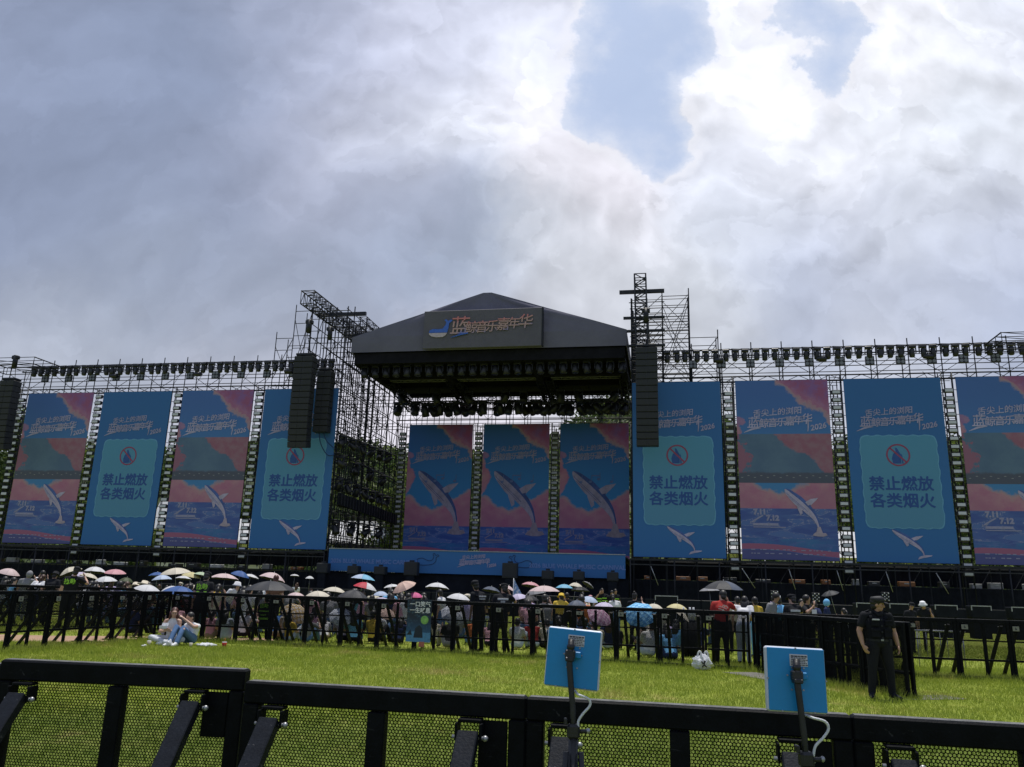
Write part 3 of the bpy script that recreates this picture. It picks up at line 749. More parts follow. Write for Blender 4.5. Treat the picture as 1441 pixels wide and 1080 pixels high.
def whale_emblem(root, cx, cz, k, y):
    top = [(-1.0, .05), (-.92, .28), (-.6, .4), (-.1, .36), (.25, .42), (.5, .75), (.55, 1.0), (.38, 1.22), (.55, 1.28), (.72, 1.12), (.95, 1.22), (1.12, 1.18), (.98, 1.0), (.82, .9), (.78, .5), (.68, .05)]
    bel = [(-1.0, .02), (.67, .02), (.55, -.2), (.3, -.36), (-.3, -.38), (-.75, -.28), (-.95, -.12)]
    P = lambda L: [(cx + a * k, y, cz + c * k) for a, c in L]
    MB().poly(P(top), (0, .02, 0)).obj('whale_emblem', SIGN[0], root); MB().poly(P(bel)[::-1], (0, .02, 0)).obj('whale_belly', SIGN[1], root)
whale_emblem(sg, -2.88, -.28, .76, -.14)
ml = sign_letter_mat()
for i, ch in enumerate('蓝鲸音乐嘉年华'):
    sz = (1.35, .9, .88, .86, .95, .85, 1.05)[i]; xx = (-1.55, -.72, -.02, .68, 1.42, 2.15, 2.92)[i]; zz = (.12, .0, .02, .05, .16, .22, .3)[i]
    o = link('sign_lettering', text_mesh(ch, sz, ml, .007, .12, .012), sg, (xx, -.14, zz))
b = MB(); pts = [(-2.1, -.62), (-1.5, -.45), (-.9, -.35)]
b.tube([(x, -.14, z) for x, z in pts], [.02, .06, .02], 6); b.obj('brush_stroke', SIGN[0], sg)
# ---------------------------------------------------------------- printed banners
BW, BH = 5.42, 10.8
def fabric(b, t, c, rough=.75):
    t.put(b.inputs['Base Color'], c); b.inputs['Roughness'].default_value = rough; b.inputs['Specular IOR Level'].default_value = .2
def seascape(name, board):
    """the print: evening sky with pink clouds over a swirling sea; with board = a dark picture strip across the middle"""
    m, t, b = newmat(name); x, y, z = t.xyz(t.coord('Object')); u = x / BW + .5; v = z / BH
    p = t.vec(u, v * 2.0, 0.0)
    n1 = t.noise(p, 3.2, 6, .62); n2 = t.noise(p, 9, 6, .65); n3 = t.noise(t.vec(u * 1.2, v * 9.0, .0), 2.6, 4, .6, .8)
    sky = t.mix(v.step(.45, .95), (.03, .28, .66), (.035, .17, .56))
    cloud = t.mix(n2.step(.35, .7), (.52, .13, .30), (.70, .28, .38)); cloud2 = t.mix(n1.step(.3, .7), (.60, .15, .28), (.72, .36, .38))
    f1 = (u - .38) * .36 + (v - 1.0) + (n1 - .5) * .22 + (n2 - .5) * .06
    c = t.mix(f1.step(-.012, .012), sky, cloud); c = t.mix((f1 - .05).step(-.05, .05), c, t.mix(n2.step(.4, .6), (.46, .08, .22), (.36, .12, .40)))
    c = t.mix((f1.abs() * -1.0).step(-.022, -.004) * .7, c, (.66, .40, .38))
    f2 = (v - .6).abs() * -1.3 + (.17 - u) + (n1 - .5) * .35 + (n2 - .5) * .06; c = t.mix(f2.step(-.015, .02), c, cloud2)
    f4 = (v - .76).abs() * -2.5 + (.10 - u) + (n2 - .5) * .25; c = t.mix(f4.step(-.01, .02) * .7, c, cloud)
    f3 = (u - .42).abs() * .30 + (.335 - v) + (n1 - .5) * .16 + (n2 - .5) * .05; c = t.mix(f3.step(-.012, .012), c, cloud2)
    c = t.mix((f3.abs() * -1.0).step(-.02, -.004) * .5, c, (.70, .42, .34)); c = t.mix((f3 - .07).step(0.0, .05) * .6, c, (.55, .18, .26))
    sea = t.mix(n3.step(.35, .65), (.03, .09, .42), (.09, .20, .55)); sea = t.mix((n3 - .55).abs().step(0.0, .012), (.45, .42, .60), sea)
    low = t.mix((n3 - .45).abs().step(0.0, .03), (.12, .20, .55), t.mix(n1.step(.35, .65), (.02, .22, .52), (.04, .09, .42)))
    sea = t.mix((.115 - v + (n1 - .5) * .05).step(-.004, .004), sea, low)
    hz = .235
    if board: hz = .275
    c = t.mix((hz - v).step(-.002, .002), c, sea)
    wav = ((u * 4.0 + .6).sin() * .012 + u * -.018 + .062 + (n1 - .5) * .012)
    c = t.mix(((v - wav).abs() * -1.0).step(-.016, -.013), c, (.52, .12, .22))
    c = t.mix((wav - .016 - v).step(0.0, .004), c, (.08, .08, .30) if board else (.42, .13, .26))
    if board:
        bg = t.mix(n1.step(.35, .65), (.05, .17, .30), (.10, .24, .36))
        bg = t.mix(((u - .55) * .7 + (v - .62) * 1.6 + (n1 - .5) * .35).step(-.01, .02), bg, t.mix(n2.step(.35, .65), (.50, .10, .14), (.52, .22, .24)))
        bg = t.mix(((.16 - u) + (n2 - .5) * .5 - (v - .55).abs() * 1.2).step(-.01, .02), bg, (.48, .12, .18))
        bg = t.mix((.475 - v + (n2 - .5) * .03).step(-.006, .01), bg, (.045, .055, .06)); lights = ((u * 46.0).sin() * (v * 300.0).sin()).step(.75, .95) * (.012 - (v - .452).abs()).step(0.0, .004); bg = t.mix(lights, bg, (.5, .5, .45)); bg = t.mix(.22, bg, (.16, .15, .20))
        s = (v - .415).step(-.001, .001) * (.69 - v).step(-.001, .001); c = t.mix(s, c, bg)
        c = t.mix(.30, c, (.17, .16, .23))
    c = t.mix(.18, c, (.10, .14, .26)) if board else t.mix(.12, c, (.40, .50, .95))
    fabric(b, t, c); return m
def plainprint(name, c0, c1):
    m, t, b = newmat(name); x, y, z = t.xyz(t.coord('Object')); n = t.noise(t.coord('Object'), .5, 4)
    fabric(b, t, t.mix((z / BH + (n - .5) * .25).step(.1, .9), c0, c1)); return m
M['print_sea'] = seascape('print_seascape', False); M['print_board'] = seascape('print_seascape_board', True)
M['print_blue'] = plainprint('print_blue', (.05, .165, .41), (.05, .15, .38))
M['print_teal'] = plainprint('print_teal', (.105, .265, .43), (.10, .29, .46)); M['card_edge'] = mat('card_edge', (.13, .34, .54), .75)
M['print_title'] = mat('print_title', (.34, .31, .48), .75, 0, .15, 1.2); M['print_title_sea'] = mat('print_title_sea', (.42, .38, .56), .75, 0, .25, .9); M['print_red'] = mat('print_red', (.27, .06, .13), .75)
M['print_navy'] = mat('print_navy', (.028, .085, .30), .75); M['print_whale'] = mat('print_whale', (.42, .37, .52), .75, 0, .25, 1.5); M['print_whale_dark'] = mat('print_whale_dark', (.07, .12, .36), .75, 0, .3, 1.5)
M['print_spray'] = mat('print_spray', (.40, .33, .42), .75, 0, .2, 3); M['print_outline'] = mat('print_outline', (.012, .04, .13), .75); M['print_pale'] = mat('print_pale', (.30, .29, .45), .75)
EPS = .012
def bold(me, w):
    """thicker strokes: the letters laid over themselves, each a little aside and a hair behind"""
    b = MB(); V = [tuple(v.co) for v in me.vertices]; F = [list(p.vertices) for p in me.polygons]
    for k, (dx, dz) in enumerate(((0, 0), (w, 0), (-w, 0), (0, w), (0, -w))):
        o = len(b.v); b.v += [(x + dx, y + k * .0011, z + dz) for x, y, z in V]
        for f in F: b._f([o + i for i in f])
    return b.mesh('lettering', me.materials[0])
def ribbon(b, pts, ws, mi=0, y=-EPS):
    """flat strip along a bent spine, its width changing"""
    L = []; Rr = []
    for i, (x, z) in enumerate(pts):
        x0, z0 = pts[max(i - 1, 0)]; x1, z1 = pts[min(i + 1, len(pts) - 1)]; dx, dz = x1 - x0, z1 - z0; l = math.hypot(dx, dz) or 1
        nx, nz = -dz / l, dx / l; a, c = ws[i] if isinstance(ws[i], tuple) else (ws[i], ws[i])
        L.append((x + nx * a, y, z + nz * a)); Rr.append((x - nx * c, y, z - nz * c))
    for i in range(len(pts) - 1): b.poly([L[i], L[i + 1], Rr[i + 1], Rr[i]], None, mi)
def smooth(pts, k=6):
    out = []
    for i in range(len(pts) - 1):
        p = [pts[max(0, min(len(pts) - 1, j))] for j in (i - 1, i, i + 1, i + 2)]
        for q in range(k):
            t = q / k; out.append(tuple(.5 * (2 * b + (c - a) * t + (2 * a - 5 * b + 4 * c - d) * t * t + (3 * b - a - 3 * c + d) * t ** 3) for a, b, c, d in zip(*p)))
    return out + [pts[-1]]
def whale_picture(root, cx, cz, k, spray=True, name='whale_picture', sx=1.2):
    """a leaping whale, head up at the left, tail down at the right; k = height of the picture in metres"""
    P = lambda L: [(cx + a * k * sx, cz + c * k) for a, c in L]
    sp = smooth([(-.36, .50), (-.28, .40), (-.12, .22), (.03, .05), (.15, -.13), (.21, -.30), (.225, -.44)]); n = len(sp)
    wd = [np.interp(i / (n - 1), [0, .12, .32, .55, .78, 1], [.014, .068, .120, .094, .042, .016]) * k for i in range(n)]
    b = MB(); ribbon(b, P(sp), [(w * .35, w) for w in wd], 0); ribbon(b, P(sp), [(w * 1.0, -w * .35) for w in wd], 1)
    fl = lambda L, mi, y: b.poly([(cx + a * k * sx, y, cz + c * k) for a, c in L], None, mi)
    fl([(.0, .20), (.10, .27), (.24, .30), (.20, .24), (.12, .15), (.07, .08)], 0, -EPS - .003)        # raised flipper
    fl([(-.17, .17), (-.15, .06), (-.10, -.10), (-.06, -.06), (-.07, .06), (-.10, .17)], 0, -EPS - .004)    # lower flipper
    fl([(.045, .12), (.10, .14), (.085, .06)], 1, -EPS - .005)
    if spray:
        fl([(.225, -.43), (.12, -.52), (.10, -.56), (.20, -.58), (.30, -.58), (.37, -.55), (.34, -.50), (.27, -.50)], 2, -EPS - .004); fl([(.20, -.36), (.25, -.36), (.29, -.52), (.16, -.52)], 2, -EPS - .006)
    else: fl([(.225, -.40), (.13, -.46), (.09, -.56), (.20, -.50), (.26, -.48), (.36, -.44), (.38, -.40), (.28, -.40)], 0, -EPS - .004)
    ribbon(b, P([(a - .02, c - .04) for a, c in sp[3:20]]), [.004 * k] * 17, 1, -EPS - .006); ribbon(b, P([(a - .035, c - .06) for a, c in sp[6:18]]), [.003 * k] * 12, 1, -EPS - .006)
    return b.obj(name, [M['print_whale'], M['print_whale_dark'], M['print_spray']], root)
def title(root, cx, cz, k, m):
    """festival title: a small line over a big one, the year at the lower right; k = width of the big line"""
    o = link('title_lettering', text_mesh('舌尖上的浏阳', .128 * k, m, .006, .15, .003), root, (cx - .02 * k, -EPS, cz + .17 * k)); o.rotation_euler = (0, R(-4), 0)
    for i, ch in enumerate('蓝鲸音乐嘉年华'):
        o = link('title_lettering', text_mesh(ch, (.20, .165, .16, .155, .165, .16, .185)[i] * k, m, .008, .15, .003), root, (cx + (-.40, -.24, -.10, .035, .165, .295, .425)[i] * k, -EPS, cz + (-.01, -.02, -.01, 0, .015, .03, .045)[i] * k))
    b = MB(); ribbon(b, [(cx - .55 * k, cz - .16 * k), (cx - .42 * k, cz - .105 * k), (cx - .28 * k, cz - .085 * k)], [.004 * k, .016 * k, .004 * k]); ribbon(b, [(cx + .455 * k, cz + .06 * k), (cx + .45 * k, cz - .08 * k), (cx + .44 * k, cz - .15 * k)], [.012 * k, .010 * k, .005 * k]); b.obj('brush_stroke', m, root)
    o = link('year_lettering', text_mesh('2026', .125 * k, m, .01, .2, .003), root, (cx + .60 * k, -EPS, cz - .075 * k)); o.rotation_euler = (0, R(-12), 0)
def dates(root, x, z, k):
    m = M['print_pale']
    link('date_lettering', text_mesh('7.11', .62 * k, m, .03, 0, .003), root, (x, -EPS, z)); link('date_lettering', text_mesh('7.12', .62 * k, m, .03, 0, .003), root, (x + 1.05 * k, -EPS, z - .52 * k))
    b = MB(); ribbon(b, [(x - .7 * k, z - .85 * k), (x + .25 * k, z - .28 * k)], [.06 * k, .06 * k]); b.poly([(x - .6 * k, -EPS, z - .95 * k), (x + 1.5 * k, -EPS, z - .95 * k), (x + 1.5 * k, -EPS, z - 1.17 * k), (x - .6 * k, -EPS, z - 1.17 * k)][::-1])
    b.poly([(x - .6 * k, -EPS, z - 1.25 * k), (x + 2.1 * k, -EPS, z - 1.25 * k), (x + 2.1 * k, -EPS, z - 1.33 * k), (x - .6 * k, -EPS, z - 1.33 * k)][::-1]); b.obj('date_lettering', m, root)
def cloth(root, w, h, m):
    b = MB(); b.box((0, .03, h / 2), (w, .05, h)); b.obj('cloth', m, root)
    b = MB()
    for z in (0, h): MB().box((0, .06, z), (w + .04, .07, .05)).obj('hem_batten', M['black_steel'], root)
def sea_banner(label, s, d, z, m, board, group):
    t = sthing('printed_banner', label, 'banner', s, d, z, group); cloth(t, BW, BH, m)
    title(t, -.25, 8.15, 3.75, M['print_title_sea']); whale_picture(t, *((1.0, 2.85, 2.55) if board else (.35, 4.6, 4.7)))
    dates(t, *((-1.6, 2.75, .68) if board else (-1.85, 2.2, .66)))
    if not board:
        b = MB(); y = -EPS
        for x0, z0 in ((-.3, 6.15), (.35, 6.35)): b.ball((x0, y, z0), (.13, .004, .1), 10, 4); b.box((x0 + .11, y, z0 + .25), (.04, .006, .55))
        b.box((.13, y, 6.62), (.66, .006, .09)); b.ball((1.35, y, 6.15), (.13, .004, .1), 10, 4); b.box((1.46, y, 6.4), (.04, .006, .55)); b.box((-.95, y, 6.35), (.04, .006, .6)); b.ball((-1.06, y, 6.1), (.12, .004, .1), 10, 4)
        b.obj('music_notes_print', mat('print_notes', (.16, .22, .48), .75) if 'print_notes' not in bpy.data.materials else bpy.data.materials['print_notes'], t)
    else:
        rg = random.Random(2); b = MB()
        for z0 in (.55, .33):
            x = -2.2
            while x < 2.2: w = rg.uniform(.06, .25); b.box((x + w / 2, -EPS, z0 + (.02 if x < 0 else 0)), (w, .006, .055)); x += w + rg.uniform(.04, .3)
        b.obj('small_print', M['print_pale'], t)
    return t
def notice_banner(label, s, d, z, group):
    t = sthing('printed_banner', label, 'banner', s, d, z, group); cloth(t, BW, BH, M['print_blue']); title(t, -.25, 8.15, 3.5, M['print_title'])
    def card(w, h, cx, cz, k, y, nm, m):
        P = []; n = 26
        for (x0, z0, x1, z1) in ((-w, -h, w, -h), (w, -h, w, h), (w, h, -w, h), (-w, h, -w, -h)):
            for i in range(n):
                q = i / n; x, zz = x0 + (x1 - x0) * q, z0 + (z1 - z0) * q; wv = .035 * math.sin(q * 6.283 * 6.5 + x0) * (1 if abs(q - .5) < .42 else .2)
                k_ = max(0, (abs(q - .5) - .41) / .09); x *= 1 - .05 * k_ ** 2; zz *= 1 - .04 * k_ ** 2
                P.append((cx + x + (wv if x0 == x1 else 0), y, cz + zz + (wv if z0 == z1 else 0)))
        MB().poly(P).obj(nm, m, t)
    card(2.13, 2.72, .05, 4.62, 0, -.006, 'card_border', M['card_edge']); card(2.07, 2.66, .05, 4.62, 0, -EPS, 'notice_card', M['print_teal'])
    y = -EPS - .008; cx, cz, r = 0.0, 6.15, .66; b = MB(); n = 36
    for i in range(n):
        a0, a1 = 6.2832 * i / n, 6.2832 * (i + 1) / n
        b.poly([(cx + r * q * math.cos(a), y, cz + r * q * math.sin(a)) for q, a in ((1, a0), (1, a1), (.86, a1), (.86, a0))][::-1])
    c, s_ = math.cos(R(-45)), math.sin(R(-45)); b.poly([(cx + c * u - s_ * v, y, cz + s_ * u + c * v) for u, v in ((-.6, -.05), (.6, -.05), (.6, .05), (-.6, .05))]); b.obj('prohibition_ring', M['print_red'], t)
    b = MB(); y2 = y + .004; b.poly([(cx + a, y2, cz + e) for a, e in ((-.30, -.50), (.14, -.50), (.16, .02), (.06, .22), (-.04, .42), (-.14, .44), (-.12, .22), (-.28, .05), (-.36, -.2))]); b.poly([(cx + a, y2, cz + e) for a, e in ((.18, -.5), (.26, -.5), (.22, .0), (.17, .1))]); b.obj('firework_symbol', M['print_navy'], t)
    for k, ln in enumerate(('禁止燃放', '各类烟火')): link('notice_lettering', bold(text_mesh(ln, .88, M['print_navy'], 0.0, 0, .003), .024), t, (.02, -EPS - .01, 4.42 - k * .98))
    whale_picture(t, .3, 1.05, 1.55, False, sx=1.75); return t
ZB = 3.547
SS = [-36.3, -30.96, -30.08, -24.63, -23.74, -18.32, -17.47, -12.0, 7.77, 13.21, 14.11, 19.53, 20.47, 25.85, 26.71, 32.13]
mid = lambda i: (SS[2 * i] + SS[2 * i + 1]) / 2
b0 = sea_banner('pink and blue sea banner at the outer end of the left wing', mid(0), 0, ZB, M['print_board'], True, 'sea banners of the wings')
dup(b0, W(mid(2), 0, ZB), label='pink and blue sea banner between two blue notices on the left wing')
dup(b0, W(mid(5), 0, ZB), label='pink and blue sea banner between two blue notices on the right wing')
dup(b0, W(mid(7), 0, ZB), label='pink and blue sea banner cut off by the right edge, outermost on the right wing')
n0 = notice_banner('blue no-fireworks notice banner between two sea banners on the left wing', mid(1), 0, ZB, 'blue notice banners of the wings')
dup(n0, W(mid(3), 0, ZB), label='blue no-fireworks notice banner behind the twin speaker columns left of the stage')
dup(n0, W(mid(4), 0, ZB), label='blue no-fireworks notice banner behind the speaker column right of the stage')
dup(n0, W(mid(6), 0, ZB), label='blue no-fireworks notice banner between two sea banners on the right wing')
DBK = 12.79; KK = [-11.08, -5.61, -4.73, .7, 1.57, 7.01]
k0 = sea_banner('leaping whale screen under the roof, nearest the side scaffold', (KK[0] + KK[1]) / 2, DBK, 3.55, M['print_sea'], False, 'back screens under the roof')
dup(k0, W((KK[2] + KK[3]) / 2, DBK, 3.55), label='leaping whale screen under the roof, middle one of three')
dup(k0, W((KK[4] + KK[5]) / 2, DBK, 3.55), label='leaping whale screen under the roof, nearest the right wing')

# fascia banner along the front of the stage floor
fb = sthing('fascia_banner', 'long low blue banner with lettering along the front edge of the stage', 'banner', -2.16, -.3, 2.228)
MB().box((0, .03, .6875), (18.92, .05, 1.375)).obj('cloth', M['print_blue'], fb); MB().box((0, .02, 1.40), (18.95, .1, .05)).obj('top_edge', M['steel_grey'], fb)
for x in (-6.35, 6.55): link('banner_lettering', text_mesh('2026 BLUE WHALE MUSIC CARNIVAL', .355, mat('print_dim', (.13, .22, .5), .75) if 'print_dim' not in bpy.data.materials else bpy.data.materials['print_dim'], .012, 0, .003), fb, (x, -EPS, .62))
title(fb, .15, .72, 1.95, M['print_title'])
for cx in (-2.9, 3.15):
    b = MB(); P = smooth([(-.62, .12), (-.6, .38), (-.3, .46), (.0, .34), (.2, .30), (.38, .38), (.46, .58), (.40, .72), (.5, .78), (.58, .66), (.72, .70), (.78, .62), (.62, .52), (.6, .3), (.42, .1), (.0, .02), (-.4, .02), (-.62, .12)]); sg_ = -1 if cx > 0 else 1
    ribbon(b, [(cx + a * sg_, .48 + c * .95) for a, c in P], [.022] * len(P)); b.obj('whale_outline_print', M['print_outline'], fb)
# ---------------------------------------------------------------- lamps on the wing tops
def make_moving_light(label, loc, group):
    b = MB(); b.box((0, 0, -.07), (.42, .30, .15), bev=.02); b.box((0, 0, .04), (.5, .08, .08)); b.box((-.19, 0, -.30), (.05, .14, .34), bev=.01); b.box((.19, 0, -.30), (.05, .14, .34), bev=.01)
    t = b.obj('moving_light', M['lamp_body'], None, loc, -TH); tag(t, label, 'stage light', group)
    h = MB(); h.tube([(0, -.02, -.18), (0, -.02, -.24), (0, 0, -.42), (0, .0, -.66), (0, .0, -.72)], [.09, .14, .155, .165, .12], 10); h.obj('lamp_head', M['lamp_body'], t); return t
lm = make_moving_light('row of moving lights hung along the top rail of the left wing', W(-36.4, .2, 16.42), 'moving lights on top of the left wing')
lm['label'] = 'black moving light hung along the top rail of the left wing'
rg = random.Random(4); k = 0
LX = [-36.4 + .6 * 0]
def lamp_row(x0, x1, label, group, z=16.42):
    xs = []; x = x0
    while x < x1:
        for j in range(3): xs.append(x + j * .575)
        x += 1.82
    for x in xs:
        o = dup(lm, W(x, .2, z), label=label, group=group); o.rotation_euler = (0, 0, -TH + rg.uniform(-.2, .2)); o.children[0].rotation_euler = (rg.uniform(-.12, .12), rg.uniform(-.08, .08), 0)
lamp_row(-35.8, -13.6, 'black moving light hung along the top rail of the left wing', 'moving lights on top of the left wing')
lamp_row(10.0, 31.5, 'black moving light hung along the top rail of the right wing', 'moving lights on top of the right wing')
def make_blinder(label, loc, group):
    b = MB(); b.box((0, .06, 0), (.5, .12, .5), bev=.02)
    for x in (-.24, 0, .24): b.box((x, -.02, 0), (.035, .06, .52))
    for z in (-.24, 0, .24): b.box((0, -.021, z), (.52, .06, .035))
    t = b.obj('blinder_light', M['lamp_body'], None, loc, -TH); tag(t, label, 'stage light', group)
    f = MB()
    for x in (-.12, .12):
        for z in (-.12, .12): f.tube([(x, -.005, z), (x, -.045, z)], [.09, .105], 10)
    f.obj('lamp_face', mat('lamp_glass', (.16, .17, .2), .2), t); return t
bl = make_blinder('square four-lamp blinder on the middle rail of the left wing', W(-35.4, .22, 15.55), 'blinders on the left wing')
for i in range(1, 12): dup(bl, W(-35.4 + i * 1.98, .22, 15.55))
for i in range(12): dup(bl, W(11.6 + i * 1.75, .22, 15.55), label='square four-lamp blinder on the middle rail of the right wing', group='blinders on the right wing')
def followspot(s, z, label):
    t = sthing('flood_light', label, 'stage light', s, .15, z, 'flood lights beside the blinders'); b = MB(); b.tube([(-.3, 0, 0), (-.1, -.02, 0), (.3, -.03, -.02)], [.12, .17, .15], 10); b.obj('body', M['lamp_body'], t); MB().tube([(0, 0, .1), (0, .05, .42)], .03, 6).obj('clamp', M['lamp_body'], t)
for s, z, l in ((-29.6, 15.6, 'black flood light beside a blinder above the first gap of the left wing'), (-22.9, 15.6, 'black flood light beside a blinder above the second gap of the left wing'), (-15.9, 15.65, 'black flood light beside a blinder near the left tower'), (13.15, 15.75, 'black flood light beside a blinder near the right tower'), (19.3, 15.7, 'black flood light beside a blinder above the second gap of the right wing'), (25.4, 15.7, 'black flood light beside a blinder above the third gap of the right wing')): followspot(s, z, l)

# ---------------------------------------------------------------- strobes stacked in the gaps between banners
sb = MB(); sb.box((0, 0, 0), (.50, .14, .27), bev=.015); sb.box((-.27, .02, 0), (.03, .1, .2)); sb.box((.27, .02, 0), (.03, .1, .2)); sbm = sb.mesh('strobe', M['lamp_body'])
sf = MB(); sf.box((0, -.075, 0), (.42, .02, .17), bev=.006); sfm = sf.mesh('strobe_face', M['strobe_face'])
def strobe_column(s, d, z0, z1, step, where):
    n = int((z1 - z0) / step)
    for i in range(n):
        o = link('strobe_light', sbm, None, W(s, d, z0 + i * step), -TH); tag(o, f'grey-faced strobe in the ladder of strobes {where}', 'strobe light', f'strobes {where}'); o.rotation_euler = (R(-4) + rg.uniform(-.05, .05), 0, -TH + rg.uniform(-.04, .04)); link('lamp_face', sfm, o)
    t = sthing('ladder_frame', f'black ladder frame holding the strobes {where}', 'frame', s, d + .1, 0); b = MB()
    for x in (-.3, .3): MB().tube([(x, 0, 0), (x, 0, z1 + .2)], .03, 6).obj('rail', M['black_steel'], t)
    for z in frange(z0 + .2, z1, .9): b.tube([(-.3, 0, z), (.3, 0, z)], .02, 6)
    b.obj('rung', M['black_steel'], t)
strobe_column(-36.95, .1, 3.3, 14.6, .46, 'left of the outermost left banner')
strobe_column(-30.5, .1, 3.0, 14.5, .46, 'in the first gap of the left wing')
strobe_column(-24.15, .1, 3.0, 14.5, .46, 'in the second gap of the left wing')
strobe_column(-17.9, .1, 3.0, 14.5, .46, 'in the third gap of the left wing')
strobe_column(13.68, .1, 3.0, 14.5, .48, 'in the first gap of the right wing')
strobe_column(20.0, .1, 3.0, 14.5, .48, 'in the second gap of the right wing')
strobe_column(26.3, .1, 3.0, 14.5, .48, 'in the third gap of the right wing')
strobe_column(-11.65, 12.9, 3.6, 14.3, .40, 'beside the back screen nearest the side scaffold')
strobe_column(-5.17, 12.9, 3.6, 14.3, .40, 'between the first and middle back screens')
strobe_column(1.13, 12.9, 3.6, 14.3, .40, 'between the middle and last back screens')
strobe_column(7.45, 12.9, 3.6, 14.3, .40, 'right of the last back screen')

# ---------------------------------------------------------------- loudspeaker columns
cab_mat = mat('cabinet', (.017, .019, .024), .6, 0, .3, 6, .2); grille = mat('speaker_grille', (.022, .024, .03), .75, 0, .3, 40, .3)
def line_array(label, s, d, ztop, n, w, h, dep, curve, chain=2.6):
    t = sthing('speaker_column', label, 'loudspeaker', s, d, ztop, 'hanging speaker columns'); MB().box((0, 0, .12), (w * .9, dep * .9, .16), bev=.02).obj('flying_frame', M['black_steel'], t)
    y = 0.0; z = 0.0; a = 0.0
    for i in range(n):
        a += curve * (i / n) ** 2; z0, y0 = z, y; z -= h * math.cos(a); y += h * math.sin(a)
        rot = Matrix.Rotation(a, 3, 'X'); c = (0, (y + y0) / 2, (z + z0) / 2)
        e = MB(); e.box(c, (w, dep, h * .965), rot, 0, .03); o = e.obj('cabinet', cab_mat, t)
        gq = MB()
        for x in (-w * .27, w * .27): gq.box(Vector(c) + rot @ Vector((x, -dep / 2 - .004, 0)), (w * .44, .03, h * .86), rot, 0, .01)
        gq.obj('grille', grille, o)
    for x in (-.25, .25): MB().tube([(x, 0, .2), (0, 0, chain)], .02, 6).obj('chain', M['black_steel'], t)
    hb = MB(); hb.tube([(0, 0, chain - .9), (0, 0, chain)], .17, 10); hb.box((0, 0, chain - .15), (.5, .3, .26), bev=.04); hb.obj('hoist', M['black_steel'], t)
    return t
line_array('tall front speaker column hanging left of the stage', -13.55, -2.2, 15.95, 15, 1.30, .405, .75, .028)
line_array('narrower rear speaker column tucked beside the taller one left of the stage', -12.75, -.6, 15.35, 10, 1.0, .42, .7, .01, 3.2)
line_array('tall speaker column hanging in front of the right tower', 8.75, -2.2, 15.95, 15, 1.30, .405, .75, .012)
line_array('tall speaker column hanging from the far left end frame', -35.55, -2.6, 14.6, 12, 1.15, .405, .75, .035, 1.9)
cb = sthing('speaker_cable', 'dark cable looping from the twin speaker columns to the side scaffold', 'cable', 0, 0)
MB().tube(smooth([(-12.9, -.6, 11.2), (-12.75, -.5, 10.4), (-12.3, -.3, 9.7), (-11.9, -.1, 9.75)], 5), .035, 6).obj('cable_loop', M['print_outline'], cb); MB().tube(smooth([(-12.6, -.6, 11.2), (-12.35, -.5, 10.6), (-11.9, -.1, 10.15)], 5), .035, 6).obj('cable_loop', M['print_outline'], cb)

# small loudspeakers along the front of the stage
def front_fill(s, w, h, label):
    t = sthing('front_loudspeaker', label, 'loudspeaker', s, -1.1, 0, 'loudspeakers along the stage front'); zb = 2.05
    MB().box((0, 0, zb / 2), (.5, .45, zb)).obj('riser', M['black_cloth'], t); MB().box((0, 0, zb + h / 2), (w, .55, h), bev=.03).obj('cabinet', cab_mat, t); MB().box((0, -.28, zb + h / 2), (w * .86, .03, h * .82), bev=.01).obj('grille', grille, t); MB().box((0, 0, zb + h + .06), (w * .35, .1, .1)).obj('handle', M['black_steel'], t)
for i, (s, w, h) in enumerate(((-11.55, .75, .62), (-9.5, .72, .5), (-7.75, .72, .5), (-5.75, .85, .82), (.45, .9, .9), (2.75, .7, .52), (4.6, .66, .52), (6.6, .66, .52))):
    front_fill(s, w, h, ('black loudspeaker at the left end of the blue fascia banner', 'small black loudspeaker under the left lettering, second from the banner end', 'small black loudspeaker under the left lettering, nearest the whale outline', 'bigger black loudspeaker under the left whale outline', 'biggest black loudspeaker under the right whale outline', 'small black loudspeaker under the right lettering, nearest the whale outline', 'small black loudspeaker under the middle of the right lettering', 'small black loudspeaker at the right end of the blue fascia banner')[i])

# ---------------------------------------------------------------- lamps under the roof
def roof_lamp_mesh():
    b = MB(); b.box((0, 0, -.08), (.5, .34, .18), bev=.03); b.box((-.23, 0, -.36), (.06, .16, .4), bev=.01); b.box((.23, 0, -.36), (.06, .16, .4), bev=.01); return b.mesh('roof_lamp', M['lamp_body'])
rlm = roof_lamp_mesh(); hb = MB(); hb.tube([(0, 0, .32), (0, 0, .22), (0, 0, -.05), (0, 0, -.28), (0, 0, -.34)], [.12, .2, .23, .25, .2], 12); hbm = hb.mesh('roof_lamp_head', M['lamp_body'])
def roof_lamp(s, d, z, where, tilt, k_=1.0):
    o = link('hanging_light', rlm, None, W(s, d, z), -TH); tag(o, f'black moving light hanging {where}', 'stage light', f'moving lights {where}'); o.scale = (k_, k_, k_); h = link('lamp_head', hbm, o, (0, 0, -.5)); h.rotation_euler = (rg.uniform(-tilt, tilt), rg.uniform(-tilt, tilt) * 1.4, 0)
for i in range(24): roof_lamp(-10.6 + i * .77, .9, 16.15, 'in the front row under the roof sign', .15)
